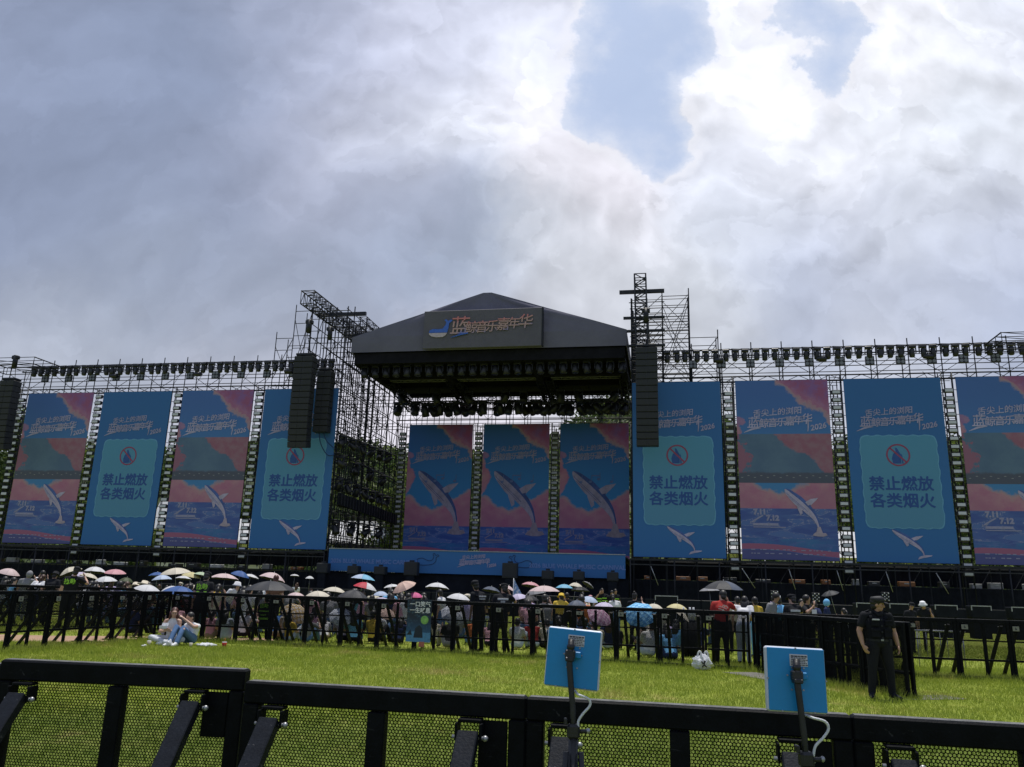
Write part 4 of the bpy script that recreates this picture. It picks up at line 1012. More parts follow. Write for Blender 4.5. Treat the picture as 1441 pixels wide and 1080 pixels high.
for p, (a, b_, nm) in enumerate(((-10.6, -5.9, 'from the left lamp frame under the roof'), (-5.4, .9, 'from the middle lamp frame under the roof'), (1.6, 6.9, 'from the right lamp frame under the roof'))):
    zc = 15.35
    t = sthing('light_truss', ('dark lattice lamp frame under the roof, left of three', 'dark lattice lamp frame under the roof, middle of three', 'dark lattice lamp frame under the roof, right of three')[p], 'truss', a, 8.6, zc, 'lamp frames under the roof'); sc = Scaffold(t, 'black_steel'); L = b_ - a
    boxtruss(sc, (0, 0, .15), (L, 0, .15), .45, 'chord', .04, .7); boxtruss(sc, (0, 3.0, .25), (L, 3.0, .25), .45, 'chord', .04, .7); boxtruss(sc, (0, -2.6, 1.0), (0, 3.0, .1), .5, 'side_chord', .05, .5); boxtruss(sc, (L, -2.6, 1.0), (L, 3.0, .1), .5, 'side_chord', .05, .5)
    for x in (.3, L / 2, L - .3): sc.pipe('hanger', (x, 0, .3), (x, 0, 1.3), .03); sc.pipe('hanger', (x, 3.0, .4), (x, 3.0, 1.3), .03)
    sc.done()
    n = int(L / .66)
    for i in range(n + 1):
        s = a + L * i / n
        if rg.random() < .86: roof_lamp(s + rg.uniform(-.12, .12), 8.6, zc - .05 - rg.choice((0, 0, .12)), nm, .6, 1.25)
        if rg.random() < .75: roof_lamp(s + rg.uniform(-.15, .15), 11.6, zc + .55, nm, .6, 1.3)
        if i % 2 and rg.random() < .8: roof_lamp(s, 7.2, zc + .45, nm, .5, 1.2)
    fr = sthing('silver_truss', ('pale lattice girder high under the roof, left of three', 'pale lattice girder high under the roof, middle of three', 'pale lattice girder high under the roof, right of three')[p], 'truss', a, 5.8, 16.55, 'pale girders under the roof'); sc = Scaffold(fr, 'bright_truss')
    boxtruss(sc, (.2, 0, 0), (L - .2, 0, 0), .55, 'chord', .035, .72); sc.done()
# rows of lamps down the inside of the left scaffold
for j, (z0, z1) in enumerate(((11.2, 11.6), (9.8, 9.6), (8.3, 8.1), (5.4, 5.7))):
    t = sthing('lamp_rail', ('top lamp rail inside the left side scaffold', 'second lamp rail inside the left side scaffold', 'third lamp rail inside the left side scaffold', 'lowest lamp rail inside the left side scaffold')[j], 'rail', -11.9, 0, 0, 'lamp rails in the side scaffold'); MB().tube([(0, .3, z0 + .1), (0, 12.4, z1 + .1)], .06, 6).obj('pipe', M['black_steel'], t)
    for i in range((6, 4, 7, 4)[j]):
        d = .8 + i * (11.2 / (6, 4, 7, 4)[j]); roof_lamp(-11.8, d, z0 + (z1 - z0) * d / 12, ('along the top rail in the left side scaffold', 'along the second rail in the left side scaffold', 'along the third rail in the left side scaffold', 'along the lowest rail in the left side scaffold')[j], .7)
# a flight of cloth-faced seating seen through the side scaffold
ds = sthing('slatted_ramp', 'dark slatted ramp descending inside the left side scaffold', 'ramp', -11.6, 0, 0)
b = MB(); b.beam((0, .5, 6.9), (0, 12.5, 6.5), .12, .8); b.obj('panel', M['black_cloth'], ds)
for i in range(22): MB().box((.09, .8 + i * .53, 6.9 - .4 * i / 22), (.05, .09, .72)).obj('slat', M['truss_metal'], ds)
# ---------------------------------------------------------------- crowd barriers
BWD, BHT = 1.05, 1.25
def perforated(x0, x1, z0, z1, pitch, r, y):
    """a sheet with round holes in staggered rows, as real holes"""
    rowh = pitch * math.sqrt(3) / 2; nx = int((x1 - x0) / pitch); nz = int((z1 - z0) / rowh); V = []; F = []
    ox = x0 + ((x1 - x0) - nx * pitch) / 2; oz = z0 + ((z1 - z0) - nz * rowh) / 2
    a = np.arange(12) * math.pi / 6 + math.pi / 6
    rad = np.where(np.arange(12) % 2 == 0, pitch / math.sqrt(3), pitch / 2)       # corner, side middle ...
    outer = np.stack([np.cos(a) * rad, np.zeros(12), np.sin(a) * rad], 1); inner = np.stack([np.cos(a) * r, np.zeros(12), np.sin(a) * r], 1)
    ii, jj = np.meshgrid(np.arange(nx), np.arange(nz)); ii = ii.ravel(); jj = jj.ravel()
    c = np.stack([ox + (ii + .5 * (jj % 2) + .25) * pitch, np.full(len(ii), y), oz + (jj + .5) * rowh], 1)
    v = np.concatenate([c[:, None, :] + outer[None], c[:, None, :] + inner[None]], 1)   # n,24,3
    v[:, :, 0] = np.clip(v[:, :, 0], x0, x1)
    k = np.arange(12); k2 = (k + 1) % 12; q = np.stack([k, k2, 12 + k2, 12 + k], 1)[None] + (np.arange(len(c)) * 24)[:, None, None]
    return v.reshape(-1, 3), q.reshape(-1, 4)
def quad_mesh(name, v, q, m):
    me = bpy.data.meshes.new(name); v = v.astype(np.float32); n = len(q); me.vertices.add(len(v)); me.vertices.foreach_set('co', v.ravel())
    me.loops.add(n * 4); me.loops.foreach_set('vertex_index', q.astype(np.int32).ravel()); me.polygons.add(n)
    me.polygons.foreach_set('loop_start', np.arange(0, n * 4, 4, dtype=np.int32)); me.polygons.foreach_set('loop_total', np.full(n, 4, dtype=np.int32)); me.materials.append(m); me.update(calc_edges=True); return me
bp = M['barrier_paint']; hw = BWD / 2
def make_barrier(label, loc, rz, group, folded=False):
    t = thing('crowd_barrier', label, 'barrier', loc, rz, group)
    f = MB(); f.box((0, 0, BHT - .04), (BWD - .001, .06, .08), bev=.006)
    for x in (-hw + .0305, hw - .0305): f.box((x, 0, BHT / 2 - .04), (.06, .055, BHT - .082), bev=.005)
    f.box((-.012, -.002, .615), (.065, .05, 1.10), bev=.004); [f.box((x, .0, .40), (.42, .045, .045), bev=.004) for x in (-.255, .242)]; [f.box((x, .002, .80), (.42, .03, .03), bev=.003) for x in (-.255, .242)]; f.box((0, .0, .035), (BWD - .13, .05, .06), bev=.004)
    f.obj('frame', bp, t)
    zlo, hr = (.07, .0045) if folded else (.425, .0053)
    v1, q1 = perforated(-hw + .063, -.043, zlo, BHT - .08, .0125, hr * .0125 / .0135, .012); v2, q2 = perforated(.019, hw - .063, zlo, BHT - .08, .0125, hr * .0125 / .0135, .012)
    link('perforated_sheet', quad_mesh('perforated_sheet', np.concatenate([v1, v2]), np.concatenate([q1, q2 + len(v1)]), bp), t)
    for x in (-.395, .335):
        s = MB(); s.beam((x, -.065, 1.12), (x, -.95 if not folded else -.10, .03), .072, .045, bev=.004); o = s.obj('strut', M['strut_paint'], t)
        k = MB(); k.box((x - .043, -.045, 1.125), (.008, .06, .06), bev=.003); k.box((x + .043, -.045, 1.125), (.008, .06, .06), bev=.003); k.box((x, -.035, 1.162), (.082, .05, .012), bev=.003); k.obj('hinge_bracket', bp, t)
        k = MB(); k.tube([(x - .058, -.062, 1.105), (x + .058, -.062, 1.105)], .007, 8); k.ball((x + .058, -.062, 1.105), .011, 8, 5); k.obj('bolt', M['steel_grey'], o)
        MB().box((x, -.95 if not folded else -.10, .015), (.12, .16, .03), bev=.004).obj('foot', bp, t)
    MB().box((hw - .115, -.012, 1.075), (.10, .012, .17), bev=.002).obj('gusset_plate', bp, t)
    k = MB(); [k.box((x, -.47, .012), (.06, .9, .024), bev=.004) for x in (-.395, .335) if not folded]; k.v and k.obj('base_runner', bp, t); MB().box((0, .002, BHT + .001), (BWD - .02, .045, .003)).obj('sunlit_dusty_top', M['sunlit_dusty_edge'], t)  # thin pale strip paints the sunlit, dusty edge along the top rail
    return t
def plate(root, x=-.40, big=False, dz=0.0):
    b = MB(); b.box((x, .045, 1.085 + dz), (.13 if not big else .16, .008, .10 if not big else .08), bev=.002); o = b.obj('number_plate', M['plate_grey'], root); k = MB(); k.box((x, .051, 1.075 + dz), (.032, .004, .024)); k.box((x + .008, .051, 1.10 + dz), (.014, .004, .022)); k.obj('number_mark', M['dark_mark'], o)

NEAR = 'near barriers along the bottom of the view'
def span(p0, p1): d = Vector(p1) - Vector(p0); return (Vector(p0) + Vector(p1)) / 2, math.atan2(d.y, d.x)
def put(p0, p1, z, label, src=None, group=NEAR):
    c, a = span((p0[0], p0[1], 0), (p1[0], p1[1], 0)); c.z = z
    o = make_barrier(label, c, a, group) if src is None else dup(src, c, a, label, group)
    o.scale = ((Vector(p1) - Vector(p0)).length / BWD, 1, 1); return o
ln = Vector((1.738 + 1.019, 2.833 - 3.387)).normalized(); st0 = Vector((-1.019, 3.387)); ZN = .0
q = [st0 + ln * (1.134 * i) for i in range(-1, 5)]
n1 = put(q[1], q[2], ZN, 'near black mesh barrier, second full panel from the bottom left corner')
put(q[2], q[3], ZN, 'near black mesh barrier right behind the first blue panel stand', n1)
put(q[3], q[4], ZN, 'near black mesh barrier running out of view at the bottom right corner', n1)
put(q[4], q[5], ZN, 'near black mesh barrier beyond the bottom right corner', n1)
e0 = Vector((-1.043, 3.45)); dl = Vector((1.066, -.12)).normalized()
put(e0 - dl * 1.075, e0, .035, 'near black mesh barrier standing a step higher at the bottom left', n1)
put(e0 - dl * 2.16 - Vector((0, -.03)), e0 - dl * 1.078 - Vector((0, -.03)), .012, 'near black mesh barrier cut off by the bottom left corner', n1)

MIDG = 'barriers across the lawn'
w1, k1 = perforated(-hw + .063, -.043, .425, BHT - .08, .0135, .0043, .012); w2, k2 = perforated(.019, hw - .063, .425, BHT - .08, .0135, .0043, .012)
fine_sheet = quad_mesh('perforated_sheet', np.concatenate([w1, w2]), np.concatenate([k1, k2 + len(w1)]), bp)
def run(p0, p1, n, names, group, plates=True, z=0.0):
    p0 = Vector(p0); p1 = Vector(p1); d = (p1 - p0) / n
    for i in range(n):
        c, a = span((*(p0 + d * i), 0), (*(p0 + d * (i + 1)), 0)); c.z = z
        o = dup(n1, c, a + math.pi, names(i), group); o.scale = (d.length / BWD * .995, 1, .985)
        for c_ in o.children:
            if c_.name.startswith('perforated'): c_.data = fine_sheet
        if plates: plate(o, rg.uniform(.34, .42), i % 4 == 3, rg.uniform(-.01, .01))
ordn = ['first', 'second', 'third', 'fourth', 'fifth', 'sixth', 'seventh', 'eighth', 'ninth', 'tenth', 'eleventh', 'twelfth', 'thirteenth', 'fourteenth', 'fifteenth', 'sixteenth', 'seventeenth', 'eighteenth', 'nineteenth', 'twentieth']
run((-11.6, 13.9), (-8.95, 22.1), 9, lambda i: f'black barrier {ordn[i]} from the camera in the receding fence beside the brick path', MIDG)
run((-8.9, 22.15), (5.45, 18.45), 15, lambda i: f'black barrier {ordn[i]} from the seated couple in the fence before the crowd', MIDG)
run((5.5, 18.45), (14.0, 17.3), 8, lambda i: f'black barrier {ordn[i]} right of the stacked panels in the fence across the lawn', MIDG)
run((-19.5, 25.0), (-9.6, 25.6), 10, lambda i: f'black barrier {ordn[i]} from the left in the far fence behind the brick path', 'far barriers behind the path', False)
# panels parked close together in a line beside the guard
pa, pb = Vector((5.50, 18.15)), Vector((6.86, 14.22)); pd = (pb - pa) / 4
nf = None
for j in range(2):
    for i in range(4):
        sh = Vector((pd.y, -pd.x)).normalized() * (-.13 * j); p0 = pa + pd * i + sh; p1 = pa + pd * (i + 1) + sh
        lb = f'folded black barrier panel parked beside the guard, {ordn[i]} from the fence, {("front", "rear")[j]} layer'; nf = nf or make_barrier(lb, (0, 0, 0), 0, 'parked barriers behind the guard', True); o = nf if (i, j) == (0, 0) else dup(nf, (0, 0, 0), 0, lb); o.location = (*((p0 + p1) / 2), 0); o.rotation_euler = (0, 0, math.atan2(pd.y, pd.x) + math.pi); o.scale = (pd.length / BWD * .995, 1, .985)
# black covered barriers along the pit before the stage
cv = thing('covered_barrier', 'black cloth covered barrier before the stage pit', 'barrier', W(-38, -4.2, 0), -TH, 'covered barriers before the stage')
b = MB(); b.box((0, 0, .55), (2.9, .12, 1.1), bev=.02); b.obj('cover', M['black_cloth'], cv); MB().box((0, 0, 1.13), (2.95, .1, .06), bev=.01).obj('top_rail', M['black_steel'], cv)
for x in (-1.2, 1.2): MB().beam((x, .06, 1.0), (x, .9, .03), .06, .05).obj('strut', M['black_steel'], cv)
for i in range(1, 24): dup(cv, W(-38 + i * 3.0, -4.2, 0))

# grey rimmed cases standing in the pit
def rimmed_case(px, py, w, h, Y, label):
    c = at(px, py, Y); t = thing('flight_case', label, 'case', (c.x, Y, 0), -TH * .6, 'grey rimmed cases before the right wing'); zt = c.z; H = h
    MB().box((0, 0, zt - H / 2), (w, .6, H), bev=.02).obj('body', M['black_cloth'], t); MB().box((0, 0, (zt - H) / 2), (w * .9, .5, zt - H)).obj('base', M['black_cloth'], t)
    b = MB()
    for x in (-w / 2, w / 2): b.box((x, -.3, zt - .10), (.035, .05, .17))
    b.box((0, -.3, zt), (w + .035, .05, .04))
    b.obj('rim', M['steel_grey'], t)
for a in ((937, 839, .95, .5, 36, 'grey rimmed case right of the person taking a photo'), (1214, 849, .7, .5, 36, 'grey rimmed case just left of the guard in the cap'), (1262, 850, .8, .45, 36, 'grey rimmed case just right of the guard in the cap'), (1327, 852, .9, .5, 36, 'grey rimmed case right of the white bucket hat'), (1376, 853, .8, .5, 36, 'grey rimmed case second from the far right end'), (1434, 855, .9, .5, 36, 'grey rimmed case at the far right end')): rimmed_case(*a)
def dotted_board(px, py, label):
    c = at(px, py, 39); t = thing('dotted_board', label, 'board', (c.x, 39, 0), -.1, 'dotted boards in the pit'); z = c.z
    MB().box((0, 0, z), (.36, .08, .42), bev=.01).obj('panel', M['black_steel'], t); MB().box((0, .02, z / 2 - .1), (.08, .06, z - .2)).obj('post', M['black_steel'], t); b = MB()
    for i in range(4):
        for j in range(5):
            if (i + j) % 2: b.ball((-.135 + i * .09, -.045, z - .16 + j * .08), (.028, .012, .028), 8, 4)
    b.obj('dot_pattern', M['white_plastic'], t)
dotted_board(1090, 838, 'black board with white dots left of the man in the red shirt'); dotted_board(1148, 841, 'black board with white dots behind the blue hood'); dotted_board(1246, 840, 'black board with white dots right beside the guard cap')
bpy.data.objects['dotted_board']['label'] = 'black board with white dots behind the man in the grey shirt'
# light metal railing behind the right fence
rl = thing('metal_railing', 'light grey metal railing behind the right part of the fence', 'railing', (at(1320, 870, 20.5).x, 20.5, 0), -.05)
b = MB(); b.tube([(-.6, 0, .86), (.62, 0, .86)], .022, 8); b.obj('top_rail', M['alu'], rl); MB().tube([(-.5, 0, .2), (.5, 0, .2)], .018, 8).obj('bottom_rail', M['alu'], rl)
for i in range(7): MB().tube([(-.5 + i * .167, 0, .2), (-.5 + i * .167, 0, .86)], .010, 6).obj('bar', M['alu'], rl)
for x in (-.55, .55): MB().tube([(x, 0, 0), (x, 0, .86)], .018, 8).obj('post', M['alu'], rl)

# slogan poster hung on the fence
def poster_mat():
    m, t, b = newmat('poster_night'); x, y, z = t.xyz(t.coord('Object')); n = t.noise(t.coord('Object'), 5, 5, .6)
    c = t.mix(z.step(-.4, .15), (.02, .09, .20), (.008, .016, .035)); c = t.mix(((-.26 - z) + (n - .5) * .14).step(-.01, .03), c, (.08, .25, .45)); c = t.mix((n - .5).abs().step(.0, .012), (.05, .14, .22), c)
    t.put(b.inputs['Base Color'], c); b.inputs['Roughness'].default_value = .5; return m
pc = at(590, 874, 20.40); po = thing('slogan_poster', 'dark night-scene poster with green moon and white lettering hung on the fence', 'poster', (pc.x, 22.15 - (pc.x + 8.9) * (3.7 / 14.35) - .085, pc.z + .01), -.252)
MB().box((0, 0, 0), (.63, .012, 1.0)).obj('sheet', poster_mat(), po)
MB().tube([(.15, -.0065, .02), (.15, -.012, .02)], .10, 20).obj('moon', mat('poster_moon', (.20, .42, .10), .6, 0, .4, 9), po)
b = MB(); b.poly([(x, -.010, z) for x, z in ((-.12, -.4), (.12, -.4), (.10, -.18), (.02, -.10), (-.08, -.18))]); b.poly([(x, -.010, z) for x, z in ((-.3, -.34), (-.16, -.34), (-.2, -.22))]); b.obj('silhouette', mat('poster_dark', (.01, .02, .035), .6), po)
for i, s in enumerate(('一口笑气', '一生叹息')): link('poster_lettering', text_mesh(s, .135, M['white_cloth'], .003, 0, .002), po, (.02, -.011, .38 - i * .145))
b = MB(); b.box((.1, -.004, -.55), (.14, .01, .12)); b.obj('red_sticker', mat('sticker', (.5, .16, .10), .6), po)

# ---------------------------------------------------------------- blue antenna panels on tripods
BLUE = mat('panel_blue', (.006, .24, .56), .5, 0, .05, 5, .05); RIM = mat('panel_rim', (.6, .63, .7), .45, 0, .08, 30)
POLE = mat('tripod_black', (.012, .012, .014), .4, 0, .25, 30, .1)
def antenna(tl, br, Y, tilt, turn, label, cab, group='blue panels on tripods'):
    a, c = at(*tl, Y), at(*br, Y); ctr = (a + c) / 2; w = .187; h = .195
    t = thing('panel_stand', label, 'panel stand', (ctr.x, Y, 0), 0, group)
    rot = Euler((R(-4), R(tilt), R(turn))).to_matrix(); o0 = Vector((0, 0, ctr.z))
    L = lambda x, y, z: o0 + rot @ Vector((x, y, z))
    b = MB(); b.box(L(0, .014, 0), (w, .028, h), rot, 0, .006); pn = b.obj('panel', RIM, t)
    b = MB(); b.box(L(0, -.003, 0), (w - .008, .006, h - .008), rot, 0, .002); b.obj('blue_back', BLUE, pn)
    b = MB()
    for x, z in ((-.014, .035), (.022, .035), (-.018, -.03), (.018, -.03), (.03, .012), (-.03, .012)): b.tube([L(x, -.005, z), L(x, -.010, z)], .0028, 8)
    for x, z in ((-.0, .094), (.05, -.094), (-.05, -.094), (.091, .0), (-.091, -.0)): b.box(L(x, -.006, z), (.005, .004, .004), rot)
    b.obj('screw', M['steel_grey'], pn)
    b = MB(); b.box(L(.008, -.0068, .058), (.056, .0015, .036), rot); st_ = b.obj('label_sticker', mat('sticker_pale', (.55, .55, .58), .5) if 'sticker_pale' not in bpy.data.materials else bpy.data.materials['sticker_pale'], pn)
    b = MB(); r2 = random.Random(2)
    for k in range(6):
        x = -.016
        while x < .03: q = r2.uniform(.003, .009); b.box(L(x + q / 2, -.0082, .070 - k * .0052), (q, .001, .0022 if k else .004), rot); x += q + .002
    b.obj('sticker_print', M['dark_mark'], st_)
    b = MB(); b.box(L(.006, -.013, .012), (.046, .016, .022), rot, 0, .003); b.obj('mount_plate', BLUE, pn)
    top = L(-.006, -.03, .062); x0 = top.x
    MB().tube([top, L(-.006, -.03, -.02), (x0 + .006, -.04, ctr.z - .16), (x0 + .008, -.04, .72)], [.0105, .0105, .0095, .0095], 12).obj('upper_pole', POLE, t)
    b = MB(); b.box(L(-.006, -.026, .012), (.034, .030, .032), rot, 0, .005); b.ball(L(-.006, -.03, .036), .014, 10, 6); b.box(L(-.006, -.03, -.004), (.028, .034, .014), rot, 0, .004); b.obj('head_clamp', POLE, t)
    zc = ctr.z - .225; b = MB(); b.box((x0 + .008, -.04, zc), (.042, .038, .046), bev=.008); b.tube([(x0 + .02, -.04, zc), (x0 + .052, -.045, zc + .002)], .007, 8); b.box((x0 - .018, -.04, zc + .03), (.010, .03, .02), bev=.003); b.obj('height_clamp', POLE, t)
    MB().ball((x0 + .056, -.045, zc + .003), (.008, .008, .009), 10, 6).obj('clamp_knob', M['steel_grey'], t)
    MB().tube([(x0 + .008, -.04, zc - .02), (x0 + .008, -.04, .25)], .016, 12).obj('lower_pole', POLE, t)
    b = MB(); b.box((x0 + .008, -.04, zc - .26), (.062, .05, .05), bev=.01); b.obj('leg_hub', POLE, t)
    for k in range(3):
        ang = R(90 + 120 * k); dx, dy = math.cos(ang), math.sin(ang); hx, hy = x0 + .008 + dx * .028, -.04 + dy * .028
        q_ = MB(); q_.tube([(hx, hy, zc - .06), (hx + dx * .012, hy + dy * .012, zc - .25), (hx + dx * .40, hy + dy * .32, .015)], [.009, .010, .009], 10); lg = q_.obj('leg', POLE, t); MB().tube([(hx + dx * .395, hy + dy * .315, .03), (hx + dx * .41, hy + dy * .33, 0)], .014, 10).obj('rubber_foot', POLE, lg)
    MB().tube(smooth([L(.012, .01, -.10)] + [Vector((at(x, y, Y).x - ctr.x, -.05, at(x, y, Y).z)) for x, y in cab], 6), .0042, 8).obj('cable', M['white_plastic'], t)
antenna((773, 886), (840, 968), 2.86, 3.6, -13, 'blue square panel on a black tripod, nearer the stage centre, tilted', [(812, 975), (826, 981), (828, 990), (818, 1002), (812, 1012), (812, 1022)])
antenna((1081, 914), (1161, 1000), 2.66, 1.4, -2, 'blue square panel on a black tripod, below the guard, standing straighter', [(1136, 1007), (1152, 1012), (1157, 1022), (1150, 1034), (1139, 1046), (1136, 1060)])
# ---------------------------------------------------------------- people
def fused(mb, voxel, smooth_n=2):
    """all pieces of a figure melted into one skin"""
    me = mb.mesh('figure', M['black_steel']); o = bpy.data.objects.new('figure', me); TMP.collection.objects.link(o)
    r = o.modifiers.new('r', 'REMESH'); r.mode = 'VOXEL'; r.voxel_size = voxel; r.use_smooth_shade = True
    s = o.modifiers.new('s', 'SMOOTH'); s.factor = .5; s.iterations = smooth_n
    TMP.view_layers[0].update(); dg = TMP.view_layers[0].depsgraph; out = bpy.data.meshes.new_from_object(o.evaluated_get(dg))
    bpy.data.objects.remove(o); bpy.data.meshes.remove(me); out.materials.clear(); return out
def V3(*a): return Vector(a)
def lerp(a, b, t): return Vector(a).lerp(Vector(b), t)
STAND = dict(P=(0, 0, .93), C=(0, .01, 1.27), N=(0, .01, 1.43), H=(0, -.015, 1.58), F=(0, -1, 0), shL=(.185, .01, 1.38), shR=(-.185, .01, 1.38), elL=(.245, .02, 1.11), elR=(-.245, .02, 1.11), wrL=(.265, -.05, .88), wrR=(-.265, -.05, .88), hdL=(.26, -.08, .71), hdR=(-.26, -.08, .71),
             hipL=(.085, 0, .90), hipR=(-.085, 0, .90), knL=(.105, -.01, .49), knR=(-.105, -.01, .49), anL=(.115, .02, .08), anR=(-.115, .02, .08), toL=(.14, -.13, .03), toR=(-.14, -.13, .03))
STOOL = dict(STAND, P=(0, .05, .46), C=(0, .02, .80), N=(0, 0, .96), H=(0, -.03, 1.11), shL=(.18, .01, .91), shR=(-.18, .01, .91), elL=(.24, -.06, .66), elR=(-.24, -.06, .66), wrL=(.12, -.26, .60), wrR=(-.12, -.26, .60), hdL=(.06, -.36, .60), hdR=(-.06, -.36, .60),
             hipL=(.085, 0, .44), hipR=(-.085, 0, .44), knL=(.13, -.42, .46), knR=(-.13, -.42, .46), anL=(.12, -.42, .08), anR=(-.12, -.42, .08), toL=(.14, -.57, .03), toR=(-.14, -.57, .03))
FLOOR = dict(STOOL, P=(0, .05, .13), C=(0, .01, .45), N=(0, -.02, .61), H=(0, -.05, .76), shL=(.18, 0, .56), shR=(-.18, 0, .56), elL=(.23, -.10, .33), elR=(-.23, -.10, .33), wrL=(.10, -.30, .34), wrR=(-.10, -.30, .34), hdL=(.02, -.36, .36), hdR=(-.02, -.36, .36),
             hipL=(.09, 0, .13), hipR=(-.09, 0, .13), knL=(.16, -.34, .46), knR=(-.16, -.34, .46), anL=(.12, -.56, .08), anR=(-.12, -.56, .08), toL=(.13, -.70, .03), toR=(-.13, -.70, .03))
def holding(J):       # one forearm up before the chest, as round an umbrella handle
    J = dict(J); s = Vector(J['shL']); J['elL'] = s + V3(.05, -.10, -.24); J['wrL'] = s + V3(-.04, -.26, -.06); J['hdL'] = s + V3(-.05, -.27, .07); return J
def figure(J, voxel=.032, bulk=1.0, sleeve=.55, legs='long', hands=False, face=False, sw=1.0, palmL=None, palmR=None, long_sleeve=False, tank=False):
    """returns the fused mesh; material slots: 0 skin, 1 top, 2 bottom, 3 shoes"""
    J = {k: Vector(v) for k, v in J.items()}; b = MB(); bones = []
    S = (J['shL'] - J['shR']).normalized()
    def limb(pts, rads, mi, n=10):
        b.tube(pts, rads, n); b.ball(pts[0], rads[0] if not isinstance(rads[0], tuple) else min(rads[0]), 8, 6); b.ball(pts[-1], rads[-1] if not isinstance(rads[-1], tuple) else min(rads[-1]), 8, 6)
        for i in range(len(pts) - 1):
            f = lambda q: sum(q) / 2 if isinstance(q, tuple) else q
            bones.append((Vector(pts[i]), Vector(pts[i + 1]), f(rads[i]), f(rads[i + 1]), mi))
    P, C, N, H = J['P'], J['C'], J['N'], J['H']; dn = (P - C).normalized()
    sp = [P + dn * .07, P, lerp(P, C, .45), C, lerp(C, N, .55), N + (N - C).normalized() * .0]
    rd = [(.135 * sw, .095), (.165 * sw * bulk, .118 * bulk), (.15 * sw * bulk, .112 * bulk), (.175 * bulk, .120 * bulk), (.160, .085), (.065, .06)]
    b.tube(sp, rd, 16, 0, True, S); bones.append((sp[0], sp[1] + dn * .0, .12, .13, 2)); bones.append((lerp(sp[1], sp[2], .12), sp[2], .125, .12, 1)); bones.append((sp[2], sp[4], .13, .12, 1)); bones.append((sp[4], N, .10, .055, 0 if tank else 1))
    U = (H - N).normalized(); F = J['F'].normalized(); F = (F - U * F.dot(U)).normalized(); X_ = F.cross(U).normalized(); Rm = Matrix((X_, -F, U)).transposed()
    limb([N - U * .02, H - U * .05], [.056, .052], 0)
    b.ball(H + U * .025 - F * .008, (.076, .095, .10), 14, 10, 0, Rm); b.ball(H - U * .055 + F * .022, (.056, .066, .062), 12, 8, 0, Rm); bones.append((H + U * .02, H - U * .06, .085, .07, 0))
    if face:
        b.tube([H + F * .085 + U * .03, H + F * .098 + U * .005, H + F * .108 - U * .018, H + F * .085 - U * .03], [.010, .012, .017, .012], 8)
        b.tube([H + F * .078 + U * .045 - X_ * .045, H + F * .092 + U * .05, H + F * .078 + U * .045 + X_ * .045], [.008, .011, .008], 8)
        b.ball(H + F * .068 - U * .098, (.022, .018, .016), 8, 6, 0, Rm); b.tube([H + F * .078 - U * .056 - X_ * .02, H + F * .088 - U * .055, H + F * .078 - U * .056 + X_ * .02], [.006, .009, .006], 8); b.tube([H + F * .076 - U * .07 - X_ * .016, H + F * .085 - U * .07, H + F * .076 - U * .07 + X_ * .016], [.005, .009, .005], 8)
        for e in (-1, 1): b.ball(H + X_ * (e * .076) - U * .005 - F * .012, (.012, .022, .034), 8, 6, 0, Rm); b.ball(H + X_ * (e * .045) + F * .066 - U * .012, (.022, .018, .02), 8, 6, 0, Rm)
    for e in 'LR':
        sh, el, wr, hd = J['sh' + e], J['el' + e], J['wr' + e], J['hd' + e]; k = bulk ** .5
        m = lerp(sh, el, sleeve); limb([sh, m], [.066 * k, .062 * k] if not tank else [.052, .048], 0 if tank else 1)
        b.tube([lerp(N, sh, .25), sh], [.05, .062 if not tank else .05], 10); bones.append((lerp(N, sh, .4), sh, .055, .06, 0 if tank else 1))
        if long_sleeve: limb([m, el, lerp(el, wr, .95)], [.06, .054, .042], 1)
        else: limb([m, el], [.046 * k, .042 * k], 0)
        limb([el, lerp(el, wr, .35), wr], [.041 * k, .042 * k, .028], 0); d = (hd - wr).normalized()
        pn = {'L': palmL, 'R': palmR}[e]; pn = Vector(pn) if pn else V3(-1 if e == 'L' else 1, 0, 0); pn = (pn - d * pn.dot(d)).normalized(); sd = d.cross(pn).normalized()
        fw = sd if sd.dot(V3(0, -1, 0)) > 0 else -sd       # thumb side
        if hands:
            b.tube([wr, wr + d * .035, wr + d * .07, wr + d * .092], [(.026, .017), (.036, .017), (.042, .016), (.040, .013)], 10, 0, True, fw)
            for i in range(4):
                o = (i - 1.5) * .0205; ln_ = (.066, .078, .074, .058)[i]; r0 = wr + d * .085 - fw * o; c1 = r0 + d * ln_ * .45 + pn * .006; c2 = r0 + d * ln_ * .8 + pn * .02; c3 = r0 + d * ln_ * .98 + pn * .035
                b.tube([r0 - d * .012, c1, c2, c3], [.0100, .0095, .0088, .0070], 8)
            b.tube([wr + d * .02 + fw * .022, wr + d * .05 + fw * .045 + pn * .012, wr + d * .085 + fw * .050 + pn * .022], [.013, .0115, .009], 8); bones.append((wr, wr + d * .16, .03, .03, 0))
        else:
            limb([wr, wr + d * .08, wr + d * .165], [(.026), (.033), (.014)], 0, 8); b.tube([wr + d * .02, wr + d * .08 + fw * .045], [.014, .01], 6)
        hp, kn, an, to = J['hip' + e], J['kn' + e], J['an' + e], J['to' + e]
        if legs == 'long': limb([hp, lerp(hp, kn, .5), kn, lerp(kn, an, .4), lerp(kn, an, .95)], [.100 * bulk, .088 * k, .070, .064, .058], 2, 12)
        else: limb([hp, lerp(hp, kn, .85)], [.10 * bulk, .085], 2); limb([lerp(hp, kn, .8), kn, lerp(kn, an, .35), lerp(kn, an, .9)], [.07, .055, .055, .038], 0)
        limb([an, lerp(an, to, .5) - V3(0, 0, .012), to], [.045, .046, .036], 3); b.ball(an + V3(0, .03, -.03), (.04, .045, .045), 8, 6); bones.append((an, an + V3(0, .04, -.04), .045, .04, 3))
